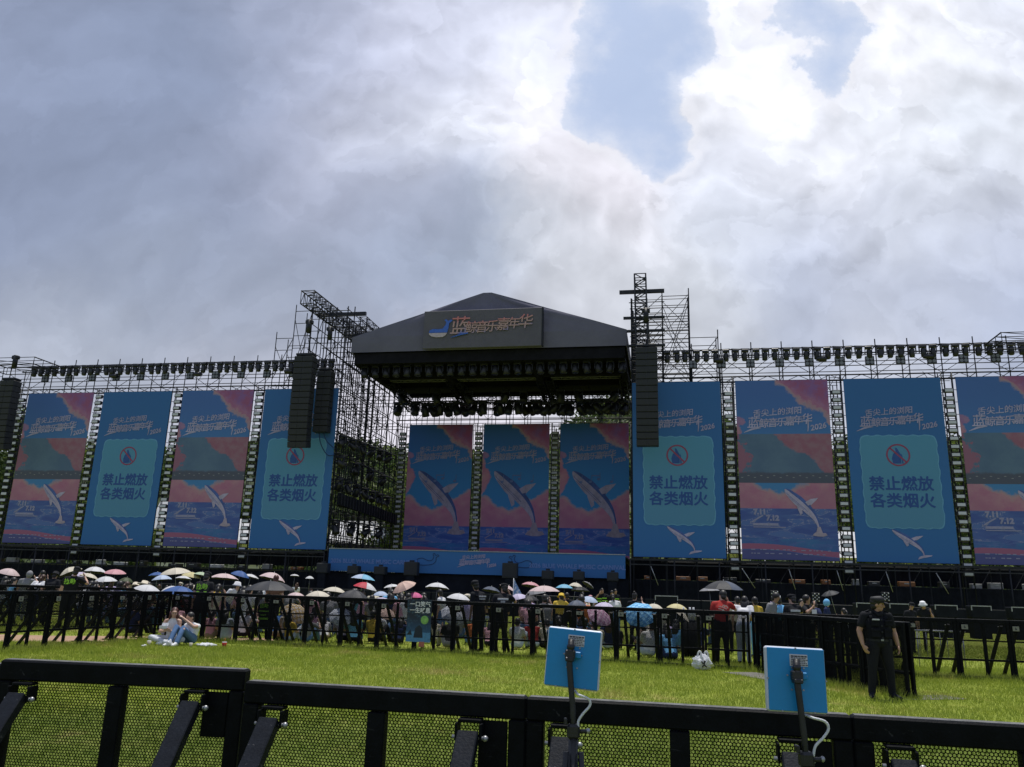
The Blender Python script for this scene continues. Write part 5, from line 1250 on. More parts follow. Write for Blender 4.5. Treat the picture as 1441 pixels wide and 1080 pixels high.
    me = fused(b, voxel, 3 if voxel < .02 else 1); n = len(me.polygons); c = np.empty(n * 3, np.float32); me.polygons.foreach_get('center', c); c = c.reshape(-1, 3); best = np.full(n, 9.0); mi = np.zeros(n, np.int32)
    for p0, p1, r0, r1, m in bones:
        a = np.array(p0); d = np.array(p1) - a; L = max((d * d).sum(), 1e-9); t = np.clip(((c - a) @ d) / L, 0, 1); q = np.linalg.norm(c - a - t[:, None] * d, axis=1) - (r0 + (r1 - r0) * t); w = q < best; best[w] = q[w]; mi[w] = m
    for _ in range(4): me.materials.append(None)
    me.polygons.foreach_set('material_index', mi); me.polygons.foreach_set('use_smooth', np.ones(n, bool)); me.update()
    return me, dict(H=H, U=U, F=F, X=X_, R=Rm, N=N, C=C, P=P, S=S)
TMP = bpy.data.scenes.new('workbench')

SKINS = [mat('skin_light', (.50, .31, .23), .55, 0, .06, 9), mat('skin_tan', (.40, .23, .155), .55, 0, .06, 9)]
HAIR = [mat('hair_black', (.012, .010, .010), .5, 0, .4, 30), mat('hair_brown', (.06, .028, .016), .5, 0, .4, 30), mat('hair_auburn', (.075, .022, .016), .45, 0, .4, 30)]
CL = {}
def cloth_mat(key, c): CL[key] = mat('cloth_' + key, c, .85, 0, .12, 9, .15, .2)
for k, c in dict(black=(.012, .013, .017), white=(.70, .70, .72), grey=(.24, .24, .25), cream=(.62, .56, .45), pink=(.60, .32, .38), red=(.36, .035, .03), blue=(.06, .17, .42), sky=(.18, .45, .75), yellow=(.62, .42, .06), navy=(.02, .03, .09), denim=(.10, .18, .34), paledenim=(.42, .48, .58), green=(.10, .20, .07), lilac=(.45, .38, .6), brown=(.16, .09, .06), orange=(.55, .16, .05), khaki=(.28, .24, .15)).items(): cloth_mat(k, c)
def hair_mesh(I, style):
    b = MB(); H, U, F, X_, Rm = I['H'], I['U'], I['F'], I['X'], I['R']
    b.ball(H + U * .042 - F * .022, (.086, .098, .096), 12, 8, 0, Rm); b.ball(H - U * .03 - F * .045, (.076, .06, .075), 10, 7, 0, Rm)
    if style == 'long':
        b.tube([H - F * .045 + U * .02, H - F * .085 - U * .08, H - F * .085 - U * .22, H - F * .07 - U * .36], [(.085, .05), (.085, .05), (.095, .045), (.06, .025)], 12, 0, True, X_)
        for e in (-1, 1): b.tube([H + X_ * (e * .07) + U * .03, H + X_ * (e * .085) - U * .10, H + X_ * (e * .085) - U * .26 - F * .01], [.028, .034, .018], 8)
    elif style == 'tail': b.tube([H - F * .09 + U * .03, H - F * .14 - U * .04, H - F * .12 - U * .20], [.035, .036, .012], 8)
    elif style == 'bun': b.ball(H - F * .07 + U * .125, .042, 8, 6)
    return b
def hat_mesh(I, kind):
    b = MB(); H, U, F, X_, Rm = I['H'], I['U'], I['F'], I['X'], I['R']; c = H + U * .06 - F * .005
    pt = lambda x, y, z: c + X_ * x + F * y + U * z
    if kind == 'cap':
        b.tube([pt(0, 0, -.015), pt(0, 0, .03), pt(0, .0, .065), pt(0, -.005, .085)], [(.088, .108), (.092, .112), (.088, .105), (.04, .05)], 16, 0, True, X_)
        P = [pt(-.085, .06, .0), pt(-.07, .13, -.014), pt(-.03, .172, -.022), pt(.03, .172, -.022), pt(.07, .13, -.014), pt(.085, .06, .0)]; b.poly(P, U * .012)
    elif kind == 'bucket': b.tube([pt(0, 0, -.045), pt(0, 0, -.01), pt(0, 0, .07), pt(0, 0, .085)], [(.15, .165), (.10, .115), (.082, .095), (.05, .06)], 14, 0, True, X_)
    elif kind == 'wide': b.tube([pt(0, 0, -.02), pt(0, 0, .0), pt(0, 0, .005), pt(0, 0, .09)], [(.19, .20), (.19, .20), (.095, .11), (.07, .085)], 16, 0, True, X_)
    elif kind == 'hood': b.ball(H - F * .02 + U * .01, (.105, .115, .135), 12, 8, 0, Rm)
    return b
POSES = {}
def pose(kind):
    """a stock of figures, each built once"""
    if kind not in POSES:
        J = {'stand': STAND, 'stool': STOOL, 'floor': FLOOR}[kind.split('_')[0]]
        if 'hold' in kind: J = holding(J)
        if 'phone' in kind: J = dict(J); s = Vector(J['shL']); J['elL'] = s + V3(.10, -.16, -.16); J['wrL'] = s + V3(-.04, -.30, .06); J['hdL'] = s + V3(-.07, -.32, .20); s = Vector(J['shR']); J['elR'] = s + V3(-.10, -.16, -.16); J['wrR'] = s + V3(.04, -.30, .06); J['hdR'] = s + V3(.07, -.32, .20)
        if 'lean' in kind: J = dict(J); [J.__setitem__(k, Vector(J[k]) + V3(0, -.14, -.04)) for k in ('C', 'shL', 'shR')]; [J.__setitem__(k, Vector(J[k]) + V3(0, -.26, -.10)) for k in ('N', 'H')]
        v = int(kind[-1]) if kind[-1].isdigit() else 0
        if v:
            J = dict(J); q = [(0, 0), (.07, -.05), (-.06, -.10), (.04, .05), (-.09, .0), (.02, -.16)][v]
            for k, a in (('C', .6), ('shL', .75), ('shR', .75), ('N', 1), ('H', 1.25), ('elL', .5), ('elR', .5)): J[k] = Vector(J[k]) + V3(q[0] * a, q[1] * a, -abs(q[1]) * .25 * a)
            J['F'] = Vector(((.6, -.5, .75, -.2, .3, 0)[v], -1, (-.1, .15, -.25, .1, -.3, -.4)[v])).normalized()
            if v in (2, 4) and 'hold' not in kind and 'phone' not in kind: s_ = Vector(J['shR']); J['elR'] = s_ + V3(-.16, -.16, -.12); J['wrR'] = s_ + V3(-.02, -.28, .06); J['hdR'] = s_ + V3(.05, -.26, .20)
            if v == 5 and kind.startswith('stool'): J['anL'] = Vector((.22, -.50, .08)); J['toL'] = Vector((.28, -.64, .03)); J['knL'] = Vector((.24, -.40, .45))
        POSES[kind] = figure(J, .03, 1.08 if 'wide' in kind else 1.0, .55, 'short' if 'bare' in kind else 'long')
    return POSES[kind]
VAR = [0]
def person(label, x, y, kind, top, bottom='black', rz=math.pi, hair='short', hatk=None, hatc='black', skin=0, shoes='black', hc=0, scale=1.0, group=None, z=0.0):
    if kind in ('stand', 'stool', 'floor', 'stool_hold', 'floor_hold', 'stand_hold', 'stand_wide'): VAR[0] += 1; kind = f'{kind}_{VAR[0] * 7 % 6}'
    me, I = pose(kind); me = me.copy(); me.name = 'person'
    for i_, q in enumerate((SKINS[skin], CL[top], CL[bottom], CL[shoes])): me.materials[i_] = q
    o = link('person', me, None, (x, y, z), rz, scale=(scale,) * 3); tag(o, label, 'person', group)
    hair_mesh(I, hair).obj('hair', HAIR[hc], o)
    if hatk: hat_mesh(I, hatk).obj('hat', CL[hatc], o)
    o['head'] = 0.0; del o['head']; return o, I
def fence_y(x): return 22.15 - (x + 8.9) * (3.7 / 14.35) if x < 5.45 else 18.45 - (x - 5.45) * .135
def height_at(px, py, Y): return at(px, py, Y).z
def stander(label, px, pytop, Y, kind, top, **k):
    """someone on their feet, sized so that the head reaches the height seen"""
    p = at(px, pytop, Y); s = max(.86, min(1.1, p.z / 1.70)); Y = max(Y, fence_y(p.x) + .75); return person(label, at(px, pytop, Y).x, Y, kind, top, scale=s, **k)

# ---------------------------------------------------------------- umbrellas
UM = {}
def umbrella_mat(key, c):
    m = UM[key] = mat('umbrella_' + key, c, .6, 0, .05, 3, .05, .3, trans=.25); t = Tree(m.node_tree); b = m.node_tree.nodes['Principled BSDF']; src = b.inputs['Base Color'].links[0].from_socket
    x, y, z = t.xyz(t.coord('Object')); ang = y._m('ARCTAN2', x) * (8 / 6.28318) + 8.0; seam = ((ang + .5).fract() - .5).abs(); pan = t.noise(t.vec(ang._m('FLOOR') * 3.7, .3, .1), 1.0, 0)
    col = t.mix(((seam * -1.0).step(-.035, -.012)) * .55, X(t.tr, src), tuple(q * .35 for q in c)); col = t.mix((pan - .3).step(.0, .4) * .16, col, tuple(q * .6 for q in c)); t.put(b.inputs['Base Color'], col)
for k, c in dict(white=(.74, .74, .76), cream=(.72, .66, .54), palepink=(.72, .56, .56), pink=(.70, .36, .40), hotpink=(.72, .14, .32), peach=(.72, .50, .42), lilac=(.62, .56, .74), paleblue=(.52, .62, .80), sky=(.22, .52, .74), blue=(.055, .13, .36), navy=(.03, .06, .20), black=(.022, .023, .028), darkgrey=(.05, .052, .06), grey=(.3, .3, .32), yellow=(.72, .64, .34), green=(.50, .62, .42), camo=(.07, .09, .04), red=(.6, .05, .08), slate=(.10, .12, .17)).items(): umbrella_mat(k, c)
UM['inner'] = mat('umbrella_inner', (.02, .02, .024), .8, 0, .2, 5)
def check_mat(name, c0, c1):
    m, t, b = newmat(name); x, y, z = t.xyz(t.coord('Object')); f = ((x * 42).sin() * (y * 42).sin()).step(-.05, .25); t.put(b.inputs['Base Color'], t.mix(f, c0, c1)); b.inputs['Roughness'].default_value = .7; return m
UM['pinkcheck'] = check_mat('umbrella_pinkcheck', (.45, .22, .34), (.62, .42, .52)); UM['bluecheck'] = check_mat('umbrella_bluecheck', (.08, .30, .58), (.25, .55, .78)); UM['greycheck'] = check_mat('umbrella_greycheck', (.40, .42, .48), (.58, .60, .66)); UM['floral'] = check_mat('umbrella_floral', (.55, .38, .16), (.62, .55, .50))
def canopy_mesh(Rr, hgt, mats, pattern=None, n=8):
    b = MB(); m = 6; sub = 6
    def pt(k, j, off):
        a = 2 * math.pi * k / (n * sub); f = (k % sub) / sub; sc = 1 - .07 * math.sin(f * math.pi) * (j / m); r = Rr * j / m * sc
        z = hgt * (1 - (j / m) ** 2.1) - .03 * Rr * math.sin(f * math.pi) * math.sin(j / m * math.pi * .9) + off; return (r * math.cos(a), r * math.sin(a), z)
    N_ = n * sub
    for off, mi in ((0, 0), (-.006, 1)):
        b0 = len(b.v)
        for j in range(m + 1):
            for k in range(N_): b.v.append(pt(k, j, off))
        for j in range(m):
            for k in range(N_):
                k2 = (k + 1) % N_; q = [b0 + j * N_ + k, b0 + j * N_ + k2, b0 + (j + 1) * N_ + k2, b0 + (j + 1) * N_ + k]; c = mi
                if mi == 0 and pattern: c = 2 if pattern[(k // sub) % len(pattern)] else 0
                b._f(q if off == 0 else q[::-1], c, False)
    return b.mesh('canopy', mats)
ug = 'umbrellas in the crowd'
def umbrella(label, px, pytop, width, Y, colour, tilt=(0, 0), inner='inner', second=None, flat=.34, low=None):
    p = at(px, pytop, Y); Rr = width / FPX * Y / 2; L = .78; flat = random.Random(px * 7 + int(width)).choice((.27, .31, .34, .38, .42)); jt = random.Random(px * 3 + 1).uniform(-7, 7); rot = Euler((R(tilt[0] + jt), R(tilt[1] - jt * .7), RNG.uniform(0, .7))); hgt = Rr * flat * 1.3
    base = p - rot.to_matrix() @ Vector((0, 0, L + hgt))
    t = thing('umbrella', label, 'umbrella', base, 0, ug); t.rotation_euler = rot
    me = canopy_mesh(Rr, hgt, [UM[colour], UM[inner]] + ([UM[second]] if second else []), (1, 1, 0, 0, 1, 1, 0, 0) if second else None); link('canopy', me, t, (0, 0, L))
    MB().tube([(0, 0, .04), (0, 0, L + hgt + .035)], .006, 6).obj('shaft', M['steel_grey'], t); MB().tube([(0, 0, 0), (0, 0, .10)], [.014, .012], 8).obj('handle', M['black_steel'], t); b = MB()
    for k in range(8):
        a = k * math.pi / 4; b.tube([(0, 0, L + hgt * .35), (math.cos(a) * Rr * .5, math.sin(a) * Rr * .5, L + hgt * .74)], .004, 4); b.tube([(math.cos(a) * Rr * .5, math.sin(a) * Rr * .5, L + hgt * .75 - .01), (math.cos(a) * Rr * .98, math.sin(a) * Rr * .98, L + .0)], .003, 4)
    b.obj('ribs', M['steel_grey'], t); return p, base, t
stool_src = thing('folding_stool', 'low dark folding stool under someone seated in the crowd', 'stool', (0, 0, 0), 0, 'stools in the crowd')
MB().box((0, 0, .36), (.34, .30, .03), bev=.01).obj('seat', CL['navy'], stool_src)
for x in (-.14, .14):
    for y in (-1, 1): MB().tube([(x, .12 * y, .36), (x, -.12 * y, 0)], .01, 6).obj('leg', M['steel_grey'], stool_src)
stool_used = [False]
def stool(x, y, rz):
    off = Matrix.Rotation(rz, 3, 'Z') @ Vector((0, .03, 0))
    if not stool_used[0]: stool_src.location = (x + off.x, y + off.y, 0); stool_src.rotation_euler = (0, 0, rz); stool_used[0] = True
    else: dup(stool_src, (x + off.x, y + off.y, 0), rz)

pr = random.Random(11); TOPS = ['white', 'grey', 'pink', 'cream', 'sky', 'white', 'navy', 'lilac', 'white', 'black', 'yellow', 'cream']
def under(u, who, top=None, bottom=None, hair=None, kind=None):
    """someone beneath an umbrella, their hands round its handle"""
    p, base, t = u; x, y = (p.x + base.x) / 2, max((p.y + base.y) / 2, fence_y(p.x) + .6); h = base.z
    top = top or pr.choice(TOPS); bottom = bottom or pr.choice(['denim', 'black', 'navy', 'paledenim', 'grey']); rz = math.pi + pr.uniform(-.6, .6); hair = hair or pr.choice(['short', 'long', 'tail', 'long'])
    kind = kind or ('stand_hold' if h > 1.0 else 'stool_hold' if h > .62 else 'floor_hold'); grip = {'stand_hold': 1.45, 'stool_hold': .98, 'floor_hold': .63}[kind]; s = max(.85, min(1.12, (h + .05) / grip)) if kind == 'stand_hold' else 1.0
    off = Matrix.Rotation(rz, 3, 'Z') @ Vector((.13, -.27, 0)) * s; o, I = person(f'{who}, wearing {top}', base.x - off.x, max(base.y - off.y, fence_y(base.x) + .45), kind, top, bottom, rz, hair, hc=pr.choice([0, 0, 1]), skin=pr.choice([0, 0, 1]), scale=s, group='people under umbrellas')
    if kind == 'stool_hold': stool(o.location.x, o.location.y, rz)
# label, px, top py, width, distance, colour, tilt, second colour, who sits beneath
U = [
 ('pale pink umbrella at the far left end of the crowd', 15, 800.5, 28, 38, 'palepink', (0, 14), None),
 ('cream umbrella tilted behind the cap of the guard with green lettering', 97, 799, 30, 32, 'cream', (-8, -22), None),
 ('lilac white umbrella right behind the guard with green lettering', 116, 805.5, 24, 34, 'lilac', (0, 6), None),
 ('cream white umbrella low beside the guard with green lettering', 127, 807.5, 26, 32, 'cream', (0, 8), None),
 ('flat white umbrella with dark underside left of the pink one', 135, 798, 30, 36, 'white', (-6, 0), None),
 ('salmon pink umbrella standing above the left part of the crowd', 163, 801.5, 29, 36, 'pink', (0, 6), None),
 ('white umbrella in front of the flat white one', 149, 811.5, 30, 30, 'white', (4, -6), None),
 ('dark camouflage umbrella left of the straw hats', 179, 813, 20, 33, 'camo', (0, 4), None),
 ('navy blue patterned umbrella behind the big cream one', 222, 805.5, 23, 38, 'blue', (0, -4), None),
 ('pale blue umbrella tucked behind the big cream one', 228, 809.5, 26, 34, 'paleblue', (0, -8), None),
 ('big cream white umbrella tilted high above the crowd', 247, 799.5, 39, 30, 'cream', (6, -8), None),
 ('pale yellow umbrella right of the big cream one', 271, 805.5, 26, 34, 'yellow', (0, 10), None),
 ('pale green umbrella just behind the standing guard near the couple', 285, 805.5, 22, 34, 'green', (0, 6), None),
 ('small white umbrella below the big cream one', 259, 811, 22, 32, 'white', (0, 0), None),
 ('pale umbrella with rust trim right of the guard near the couple', 317, 807.5, 38, 29, 'palepink', (2, 0), None),
 ('dark blue umbrella behind the pale rust trimmed one', 340, 804, 26, 34, 'blue', (0, 14), None),
 ('white umbrella between the dark blue and the pale pink ones', 354, 808.5, 22, 36, 'white', (0, 8), None),
 ('white umbrella at the fence left of the big blue one', 210, 823.5, 36, 23.6, 'white', (0, 12), None),
 ('white umbrella half hidden behind the big blue one', 241, 825, 32, 25, 'white', (0, -4), None),
 ('big blue umbrella right above the seated couple', 256, 825.5, 54, 22.9, 'blue', (0, 2), None),
 ('pale pink umbrella behind the big dark grey one', 386, 806.5, 36, 28, 'palepink', (0, 10), None),
 ('big dark grey umbrella by the seated guard at the fence', 381, 818, 67, 22.0, 'darkgrey', (0, -1), None),
 ('tiny white umbrella far off left of the blue fascia', 415, 808.5, 13, 44, 'white', (0, 0), None),
 ('tiny white umbrella far off, nearest the blue fascia end', 436, 811, 12, 44, 'white', (0, 0), None),
 ('pink umbrella low at the fence right of the big dark grey one', 417, 834, 26, 24, 'palepink', (0, 4), None),
 ('cream white umbrella low at the fence with grey sides', 447, 832, 33, 24, 'cream', (0, 0), None),
 ('cream white umbrella above a dark haired head at the fence', 472, 826.5, 32, 26, 'cream', (0, 4), None),
 ('dark grey umbrella low beneath the red and white one', 500, 831, 44, 23, 'darkgrey', (0, 8), None),
 ('light blue patterned umbrella above the red and white one', 512, 808.5, 33, 33, 'sky', (0, 4), 'paleblue'),
 ('red and white panelled umbrella in the middle of the crowd', 516, 820, 33, 29, 'white', (0, 12), 'red'),
 ('pale blue umbrella behind the red and white one', 536, 832.5, 20, 30, 'paleblue', (0, 0), None),
 ('lilac umbrella flat along the fence top left of the peach one', 538, 841, 24, 24, 'lilac', (0, 0), None),
 ('small white umbrella behind the peach one', 551, 822.5, 22, 36, 'white', (0, -10), None),
 ('peach umbrella tilted towards the stage', 566, 819.5, 34, 27, 'peach', (6, -22), None),
 ('hot pink umbrella low above the slogan poster', 584, 834, 22, 27, 'hotpink', (0, 4), None),
 ('white umbrella above a person in a white shirt', 616, 820.5, 33, 28, 'white', (-4, 2), None),
 ('white umbrella low at the fence left of two guards', 646, 835.5, 32, 26, 'white', (0, 6), None),
 ('white umbrella partly behind the guard with the profile', 660, 836.5, 20, 30, 'white', (0, 0), None),
 ('slate blue umbrella between two black clad guards', 692, 826, 26, 31, 'slate', (0, 10), None),
 ('pale pink umbrella right of the guard with white back lettering', 716, 824.5, 24, 30, 'palepink', (0, 26), None),
 ('lilac umbrella low at the fence under the pennant', 728, 836, 26, 25, 'lilac', (0, -6), None),
 ('rose pink umbrella highest in the cluster right of the pennant', 748, 819.5, 27, 34, 'pink', (0, 6), None),
 ('wide pinkish grey umbrella in the cluster right of the pennant', 766, 824.5, 42, 28, 'palepink', (4, -4), None),
 ('pale grey umbrella in the cluster right of the pennant', 753, 827.5, 28, 30, 'grey', (0, -12), None),
 ('pink and black umbrella low at the fence below the rose one', 745, 838, 28, 25, 'black', (0, 0), None),
 ('sky blue umbrella right of the pinkish grey one', 794, 822.5, 25, 33, 'sky', (0, 0), None),
 ('cream umbrella right of the sky blue one', 811, 820.5, 22, 36, 'cream', (0, 10), None),
 ('black umbrella under the cream one right of the sky blue', 817, 826, 26, 31, 'black', (0, 0), None),
 ('small dark grey umbrella tilted over beside the yellow vested guards', 829, 821, 18, 38, 'grey', (0, 38), None),
 ('light blue umbrella low right of the black one', 829, 839.5, 26, 28, 'paleblue', (0, 8), None),
 ('slate umbrella flat along the fence top below the light blue one', 812, 845, 26, 24, 'slate', (0, 0), None),
 ('lilac white umbrella along the fence top under the white shirt', 852, 848, 32, 23.5, 'lilac', (0, 4), None),
 ('pale pink umbrella along the fence top beside the person photographing', 903, 848.5, 24, 24, 'palepink', (0, 0), None),
 ('cream umbrella along the fence top right of the person photographing', 921, 850, 26, 24, 'cream', (0, 6), None),
 ('pale yellow umbrella along the fence top right of the cream paper bag', 953, 850, 28, 23, 'yellow', (0, 6), None),
 ('big slate grey umbrella over the man in the red shirt', 1018, 817.5, 55, 20.6, 'slate', (0, 2), 'darkgrey'),
 ('grey umbrella peeping out left of the big slate one', 998, 826.5, 28, 26, 'grey', (0, -4), None),
 ('dark umbrella with a pale crescent rim above the blue hood', 1167, 832, 24, 29, 'darkgrey', (0, -18), None),
 ('pink checked umbrella lowered behind the fence mesh', 846, 863, 36, 20.9, 'pinkcheck', (38, 0), None),
 ('bright blue checked umbrella lowered behind the fence mesh', 900, 858, 46, 20.6, 'bluecheck', (36, -6), None),
 ('cream umbrella tipped over behind the fence mesh, right of the blue checked one', 961, 862, 30, 20.3, 'cream', (16, 30), None),
 ('flowered orange umbrella lowered behind the fence mesh near the seated guard', 418, 872, 40, 23, 'floral', (34, 22), None),
 ('grey checked umbrella lowered behind the fence mesh below the cream one', 481, 862, 34, 22.6, 'greycheck', (40, 10), None),
 ('pale checked umbrella lowered behind the mesh right of the slogan poster', 640, 860, 34, 21.4, 'greycheck', (44, -8), None),
 ('peach umbrella tipped behind the mesh below the dark grey one', 545, 860, 26, 22.6, 'peach', (30, 24), None),
]
low_words = ('lowered', 'tipped')
for i, (lab, px, py, w, Y, c, tl_, sec) in enumerate(U):
    x0 = at(px, py, Y).x; Y = max(Y, fence_y(x0) + .95)
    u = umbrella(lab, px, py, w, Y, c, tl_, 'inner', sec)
    if any(q in lab for q in low_words): u[2].location.z = max(u[2].location.z, .1)
    if 'over the man in the red shirt' in lab or 'seated guard at the fence' in lab: continue
    who = 'person under the ' + ' '.join(lab.split()[:9]).replace(',', '')
    under(u, who)

for i, (lab, px, py, w, Y, c, tl_, sec) in enumerate(U):
    if i % 2 or any(q in lab for q in low_words) or 'along the fence' in lab or 'tiny' in lab or px > 960: continue
    x = at(px + pr.uniform(6, 13), py, Y).x; yy = max(Y, fence_y(x) + 1.2) + 1.3; top = pr.choice(['white', 'cream', 'pink', 'sky', 'white', 'lilac', 'grey', 'yellow']); rz = math.pi + pr.uniform(-.7, .7)
    person(f'person in {top} seated behind the ' + ' '.join(lab.split()[:9]).replace(',', ''), x, yy, 'stool', top, pr.choice(['denim', 'paledenim', 'khaki']), rz, pr.choice(['long', 'short', 'tail', 'bun']), pr.choice([None, None, 'bucket', 'cap']), pr.choice(['white', 'cream', 'black', 'pink']), hc=pr.choice([0, 1, 0]), scale=pr.uniform(1.02, 1.16), group='people seated in the crowd'); stool(x, yy, rz)

# people whose umbrellas are not theirs, seen between the canopies
P_ = person; pi = math.pi
def S_(label, px, py, Y, kind, top, **k): return stander(label, px, py, Y, kind, top, group=k.pop('group', 'people standing in the crowd'), **k)
def sit(label, px, py, Y, kind, top, **k):
    p = at(px, py, Y); Y = max(Y, fence_y(p.x) + .6); p = at(px, py, Y); z0 = {'stool': 1.22, 'floor': .87}[kind.split('_')[0]]; s = max(.85, min(1.15, p.z / z0)); rz = k.pop('rz', pi + pr.uniform(-.5, .5)); o, I = person(label, p.x, Y, kind, top, rz=rz, scale=s, group='people seated in the crowd', **k)
    if kind.startswith('stool'): stool(p.x, Y, rz)
    return o
S_('person in a grey white hooded top left of the ponytailed woman', 37, 804, 28, 'stand', 'grey', bottom='grey', rz=pi + .3, hair='short', hatk='hood', hatc='grey')
S_('woman with brown ponytail in a white top seen from behind', 54, 805, 27, 'stand_lean', 'white', bottom='navy', rz=pi - .2, hair='tail', hc=1)
S_('person with black hair lifting both hands beside the ponytailed woman', 61, 803.5, 29, 'stand_phone', 'black', rz=pi + .4)
S_('person in black with a dark hat left of the lettered guard', 75, 803, 27, 'stand', 'black', rz=pi, hatk='bucket', hatc='black')
for l, px, py, Y, top, hk, hc_ in (('person in white sitting under the far left umbrella', 8, 812, 30, 'white', None, 'black'), ('person in a teal grey top beside the far left umbrella', 19, 813, 30, 'sky', None, 'black'), ('person in white beside the cream umbrella and lettered guard', 120, 815, 27, 'white', None, 'black'), ('person in cream with long hair below the white umbrella', 139, 818, 27, 'cream', None, 'black'), ('person in lilac below the salmon pink umbrella', 163, 818, 26, 'lilac', None, 'black'), ('person in pale peach hat left of the straw hat', 190, 815, 27, 'cream', 'bucket', 'cream'), ('person in a wide straw hat', 203, 814.5, 27, 'white', 'wide', 'cream'), ('dark haired person right of the straw hat', 212, 815, 27, 'brown', None, 'black'), ('auburn haired person below the small white umbrella', 257, 818, 26, 'red', None, 'black'), ('person in pink left of the guard near the couple', 273, 816, 26, 'pink', None, 'black'), ('person in cream right of the guard near the couple', 302, 818, 26, 'cream', None, 'black'), ('person in pink top below the dark blue umbrella', 344, 817, 26, 'pink', None, 'black'), ('person in white next to the pink top below the dark blue umbrella', 352, 822, 25, 'white', None, 'black'), ('dark haired person below a cream umbrella at the fence', 467, 834, 25, 'grey', None, 'black'), ('dark haired person left of the red and white umbrella', 492, 822, 27, 'black', None, 'black'), ('person in grey right of the red and white umbrella', 527, 838, 26, 'grey', None, 'black'), ('person in dark blue left of the peach umbrella', 546, 831, 28, 'navy', None, 'black'), ('person in rose beneath the peach umbrella', 567, 835, 26, 'pink', None, 'black'), ('person in white beside the hot pink umbrella', 575, 836, 26, 'white', None, 'black'), ('long haired person under the pinkish grey umbrella', 772, 833, 26, 'grey', None, 'black'), ('person in cream under the pinkish grey umbrella', 763, 835, 26, 'cream', None, 'black'), ('person in orange beneath the black umbrella', 822, 838, 26, 'orange', None, 'black'), ('person in lilac left of the orange top', 812, 836, 27, 'lilac', None, 'black'), ('person in pink beneath the pink and black umbrella', 746, 843, 24.5, 'pink', None, 'black')): sit(l, px, py, Y, 'stool', top, hair=pr.choice(['long', 'short', 'tail']), hatk=hk, hatc=hc_, bottom='denim', hc=1 if ('auburn' in l) else 0)
S_('person in a white shirt and white hat bending forward', 323, 815, 25, 'stand_lean', 'white', bottom='navy', rz=pi / 2, hatk='bucket', hatc='white')
S_('person with red brown hair above the big dark grey umbrella', 389, 810, 25, 'stand', 'brown', hc=2, rz=pi)
S_('person in a white shirt with dark hair under a white umbrella', 624, 829.5, 24, 'stand', 'white', bottom='denim', rz=pi + 1.2)
S_('person in a yellow top and yellow hat right of the pinkish grey umbrella', 787, 834.5, 25, 'stand', 'yellow', hatk='bucket', hatc='yellow', rz=pi)
S_('dark clad person below the sky blue umbrella', 800, 834, 27, 'stand', 'black', rz=pi)
def reflect_bars(o, I, z0, m, dy=.13, w=.26, front=False):
    C, N, S, U = I['C'], I['N'], I['S'], (I['N'] - I['C']).normalized(); nb = I['S'].cross(U).normalized()
    return C, S, U, nb
VG = mat('vest_green', (.28, .62, .04), .5, 0, .1, 9); VW = mat('vest_silver', (.5, .52, .55), .4, 0, .1, 20)
def vest(o, I, m, bulk=1.04):
    b = MB(); P, C, N, S = I['P'], I['C'], I['N'], I['S']
    b.tube([lerp(P, C, .25), lerp(P, C, .6), C, lerp(C, N, .45)], [(.165 * bulk, .122 * bulk), (.166 * bulk, .128 * bulk), (.186 * bulk, .132 * bulk), (.165 * bulk, .10 * bulk)], 18, 0, False, S)
    for e in (-1, 1): b.tube([lerp(C, N, .4) + S * (e * .12) + V3(0, -.10, 0), N + S * (e * .10) + V3(0, 0, -.0), lerp(C, N, .4) + S * (e * .12) + V3(0, .10, 0)], [(.045, .012)] * 3, 8, 0, True, S)
    return b.obj('vest', m, o)
def back_text(o, I, txt, size, dz, m, y=.150):
    me = text_mesh(txt, size, m, size * .018, 0, .004); k = link('back_lettering', me, o, (I['C'].x, I['C'].y + y, I['C'].z + dz)); k.rotation_euler = (0, 0, pi)
def back_bar(o, I, z, w, h, m, y=.146): MB().box((I['C'].x, I['C'].y + y, I['C'].z + z), (w, .012, h), bev=.003).obj('reflective_strip', m, o)
GU = 'guards along the fence'
for lab, px, py, Y, rz in (('guard in a black vest with green back lettering left of the brick path', 102, 798.5, 24.4, pi + .1), ('guard in a black vest with green lettering and strip right of the seated couple', 289, 803, 22.9, pi - .05)):
    o, I = S_(lab, px, py, Y, 'stand_wide', 'black', rz=rz, hatk='cap', group=GU); vest(o, I, CL['black']); back_text(o, I, '执勤', .155, .03, VG); 
    if px > 200: back_bar(o, I, -.10, .27, .045, VG); back_bar(o, I, -.17, .20, .02, VG)
o = None
x3 = at(376, 850, 22.3); o, I = person('guard in a vest with green bars seated low under the big dark grey umbrella', x3.x, max(22.3, fence_y(x3.x) + .55), 'stool', 'black', rz=pi - .15, group=GU); stool(o.location.x, o.location.y, pi - .15); vest(o, I, CL['black'])
back_text(o, I, '执勤', .12, .12, VG); back_bar(o, I, -.02, .27, .05, VG); back_bar(o, I, -.20, .28, .05, VG); back_bar(o, I, -.11, .15, .02, VG)
o, I = S_('black clad guard in a cap with face turned to the right at the fence', 676, 817.5, 20.9, 'stand_wide', 'black', rz=pi + .9, hatk='cap', skin=1, group=GU); vest(o, I, CL['black']); back_bar(o, I, .06, .27, .03, VW); back_bar(o, I, .0, .22, .022, VW)
o, I = S_('black clad guard with white back lettering seen from behind at the fence', 706, 820.5, 20.7, 'stand_wide', 'black', rz=pi + .1, hatk='cap', skin=1, group=GU); vest(o, I, CL['black']); back_bar(o, I, .05, .27, .045, VW); back_text(o, I, '特勤', .06, -.02, VW)
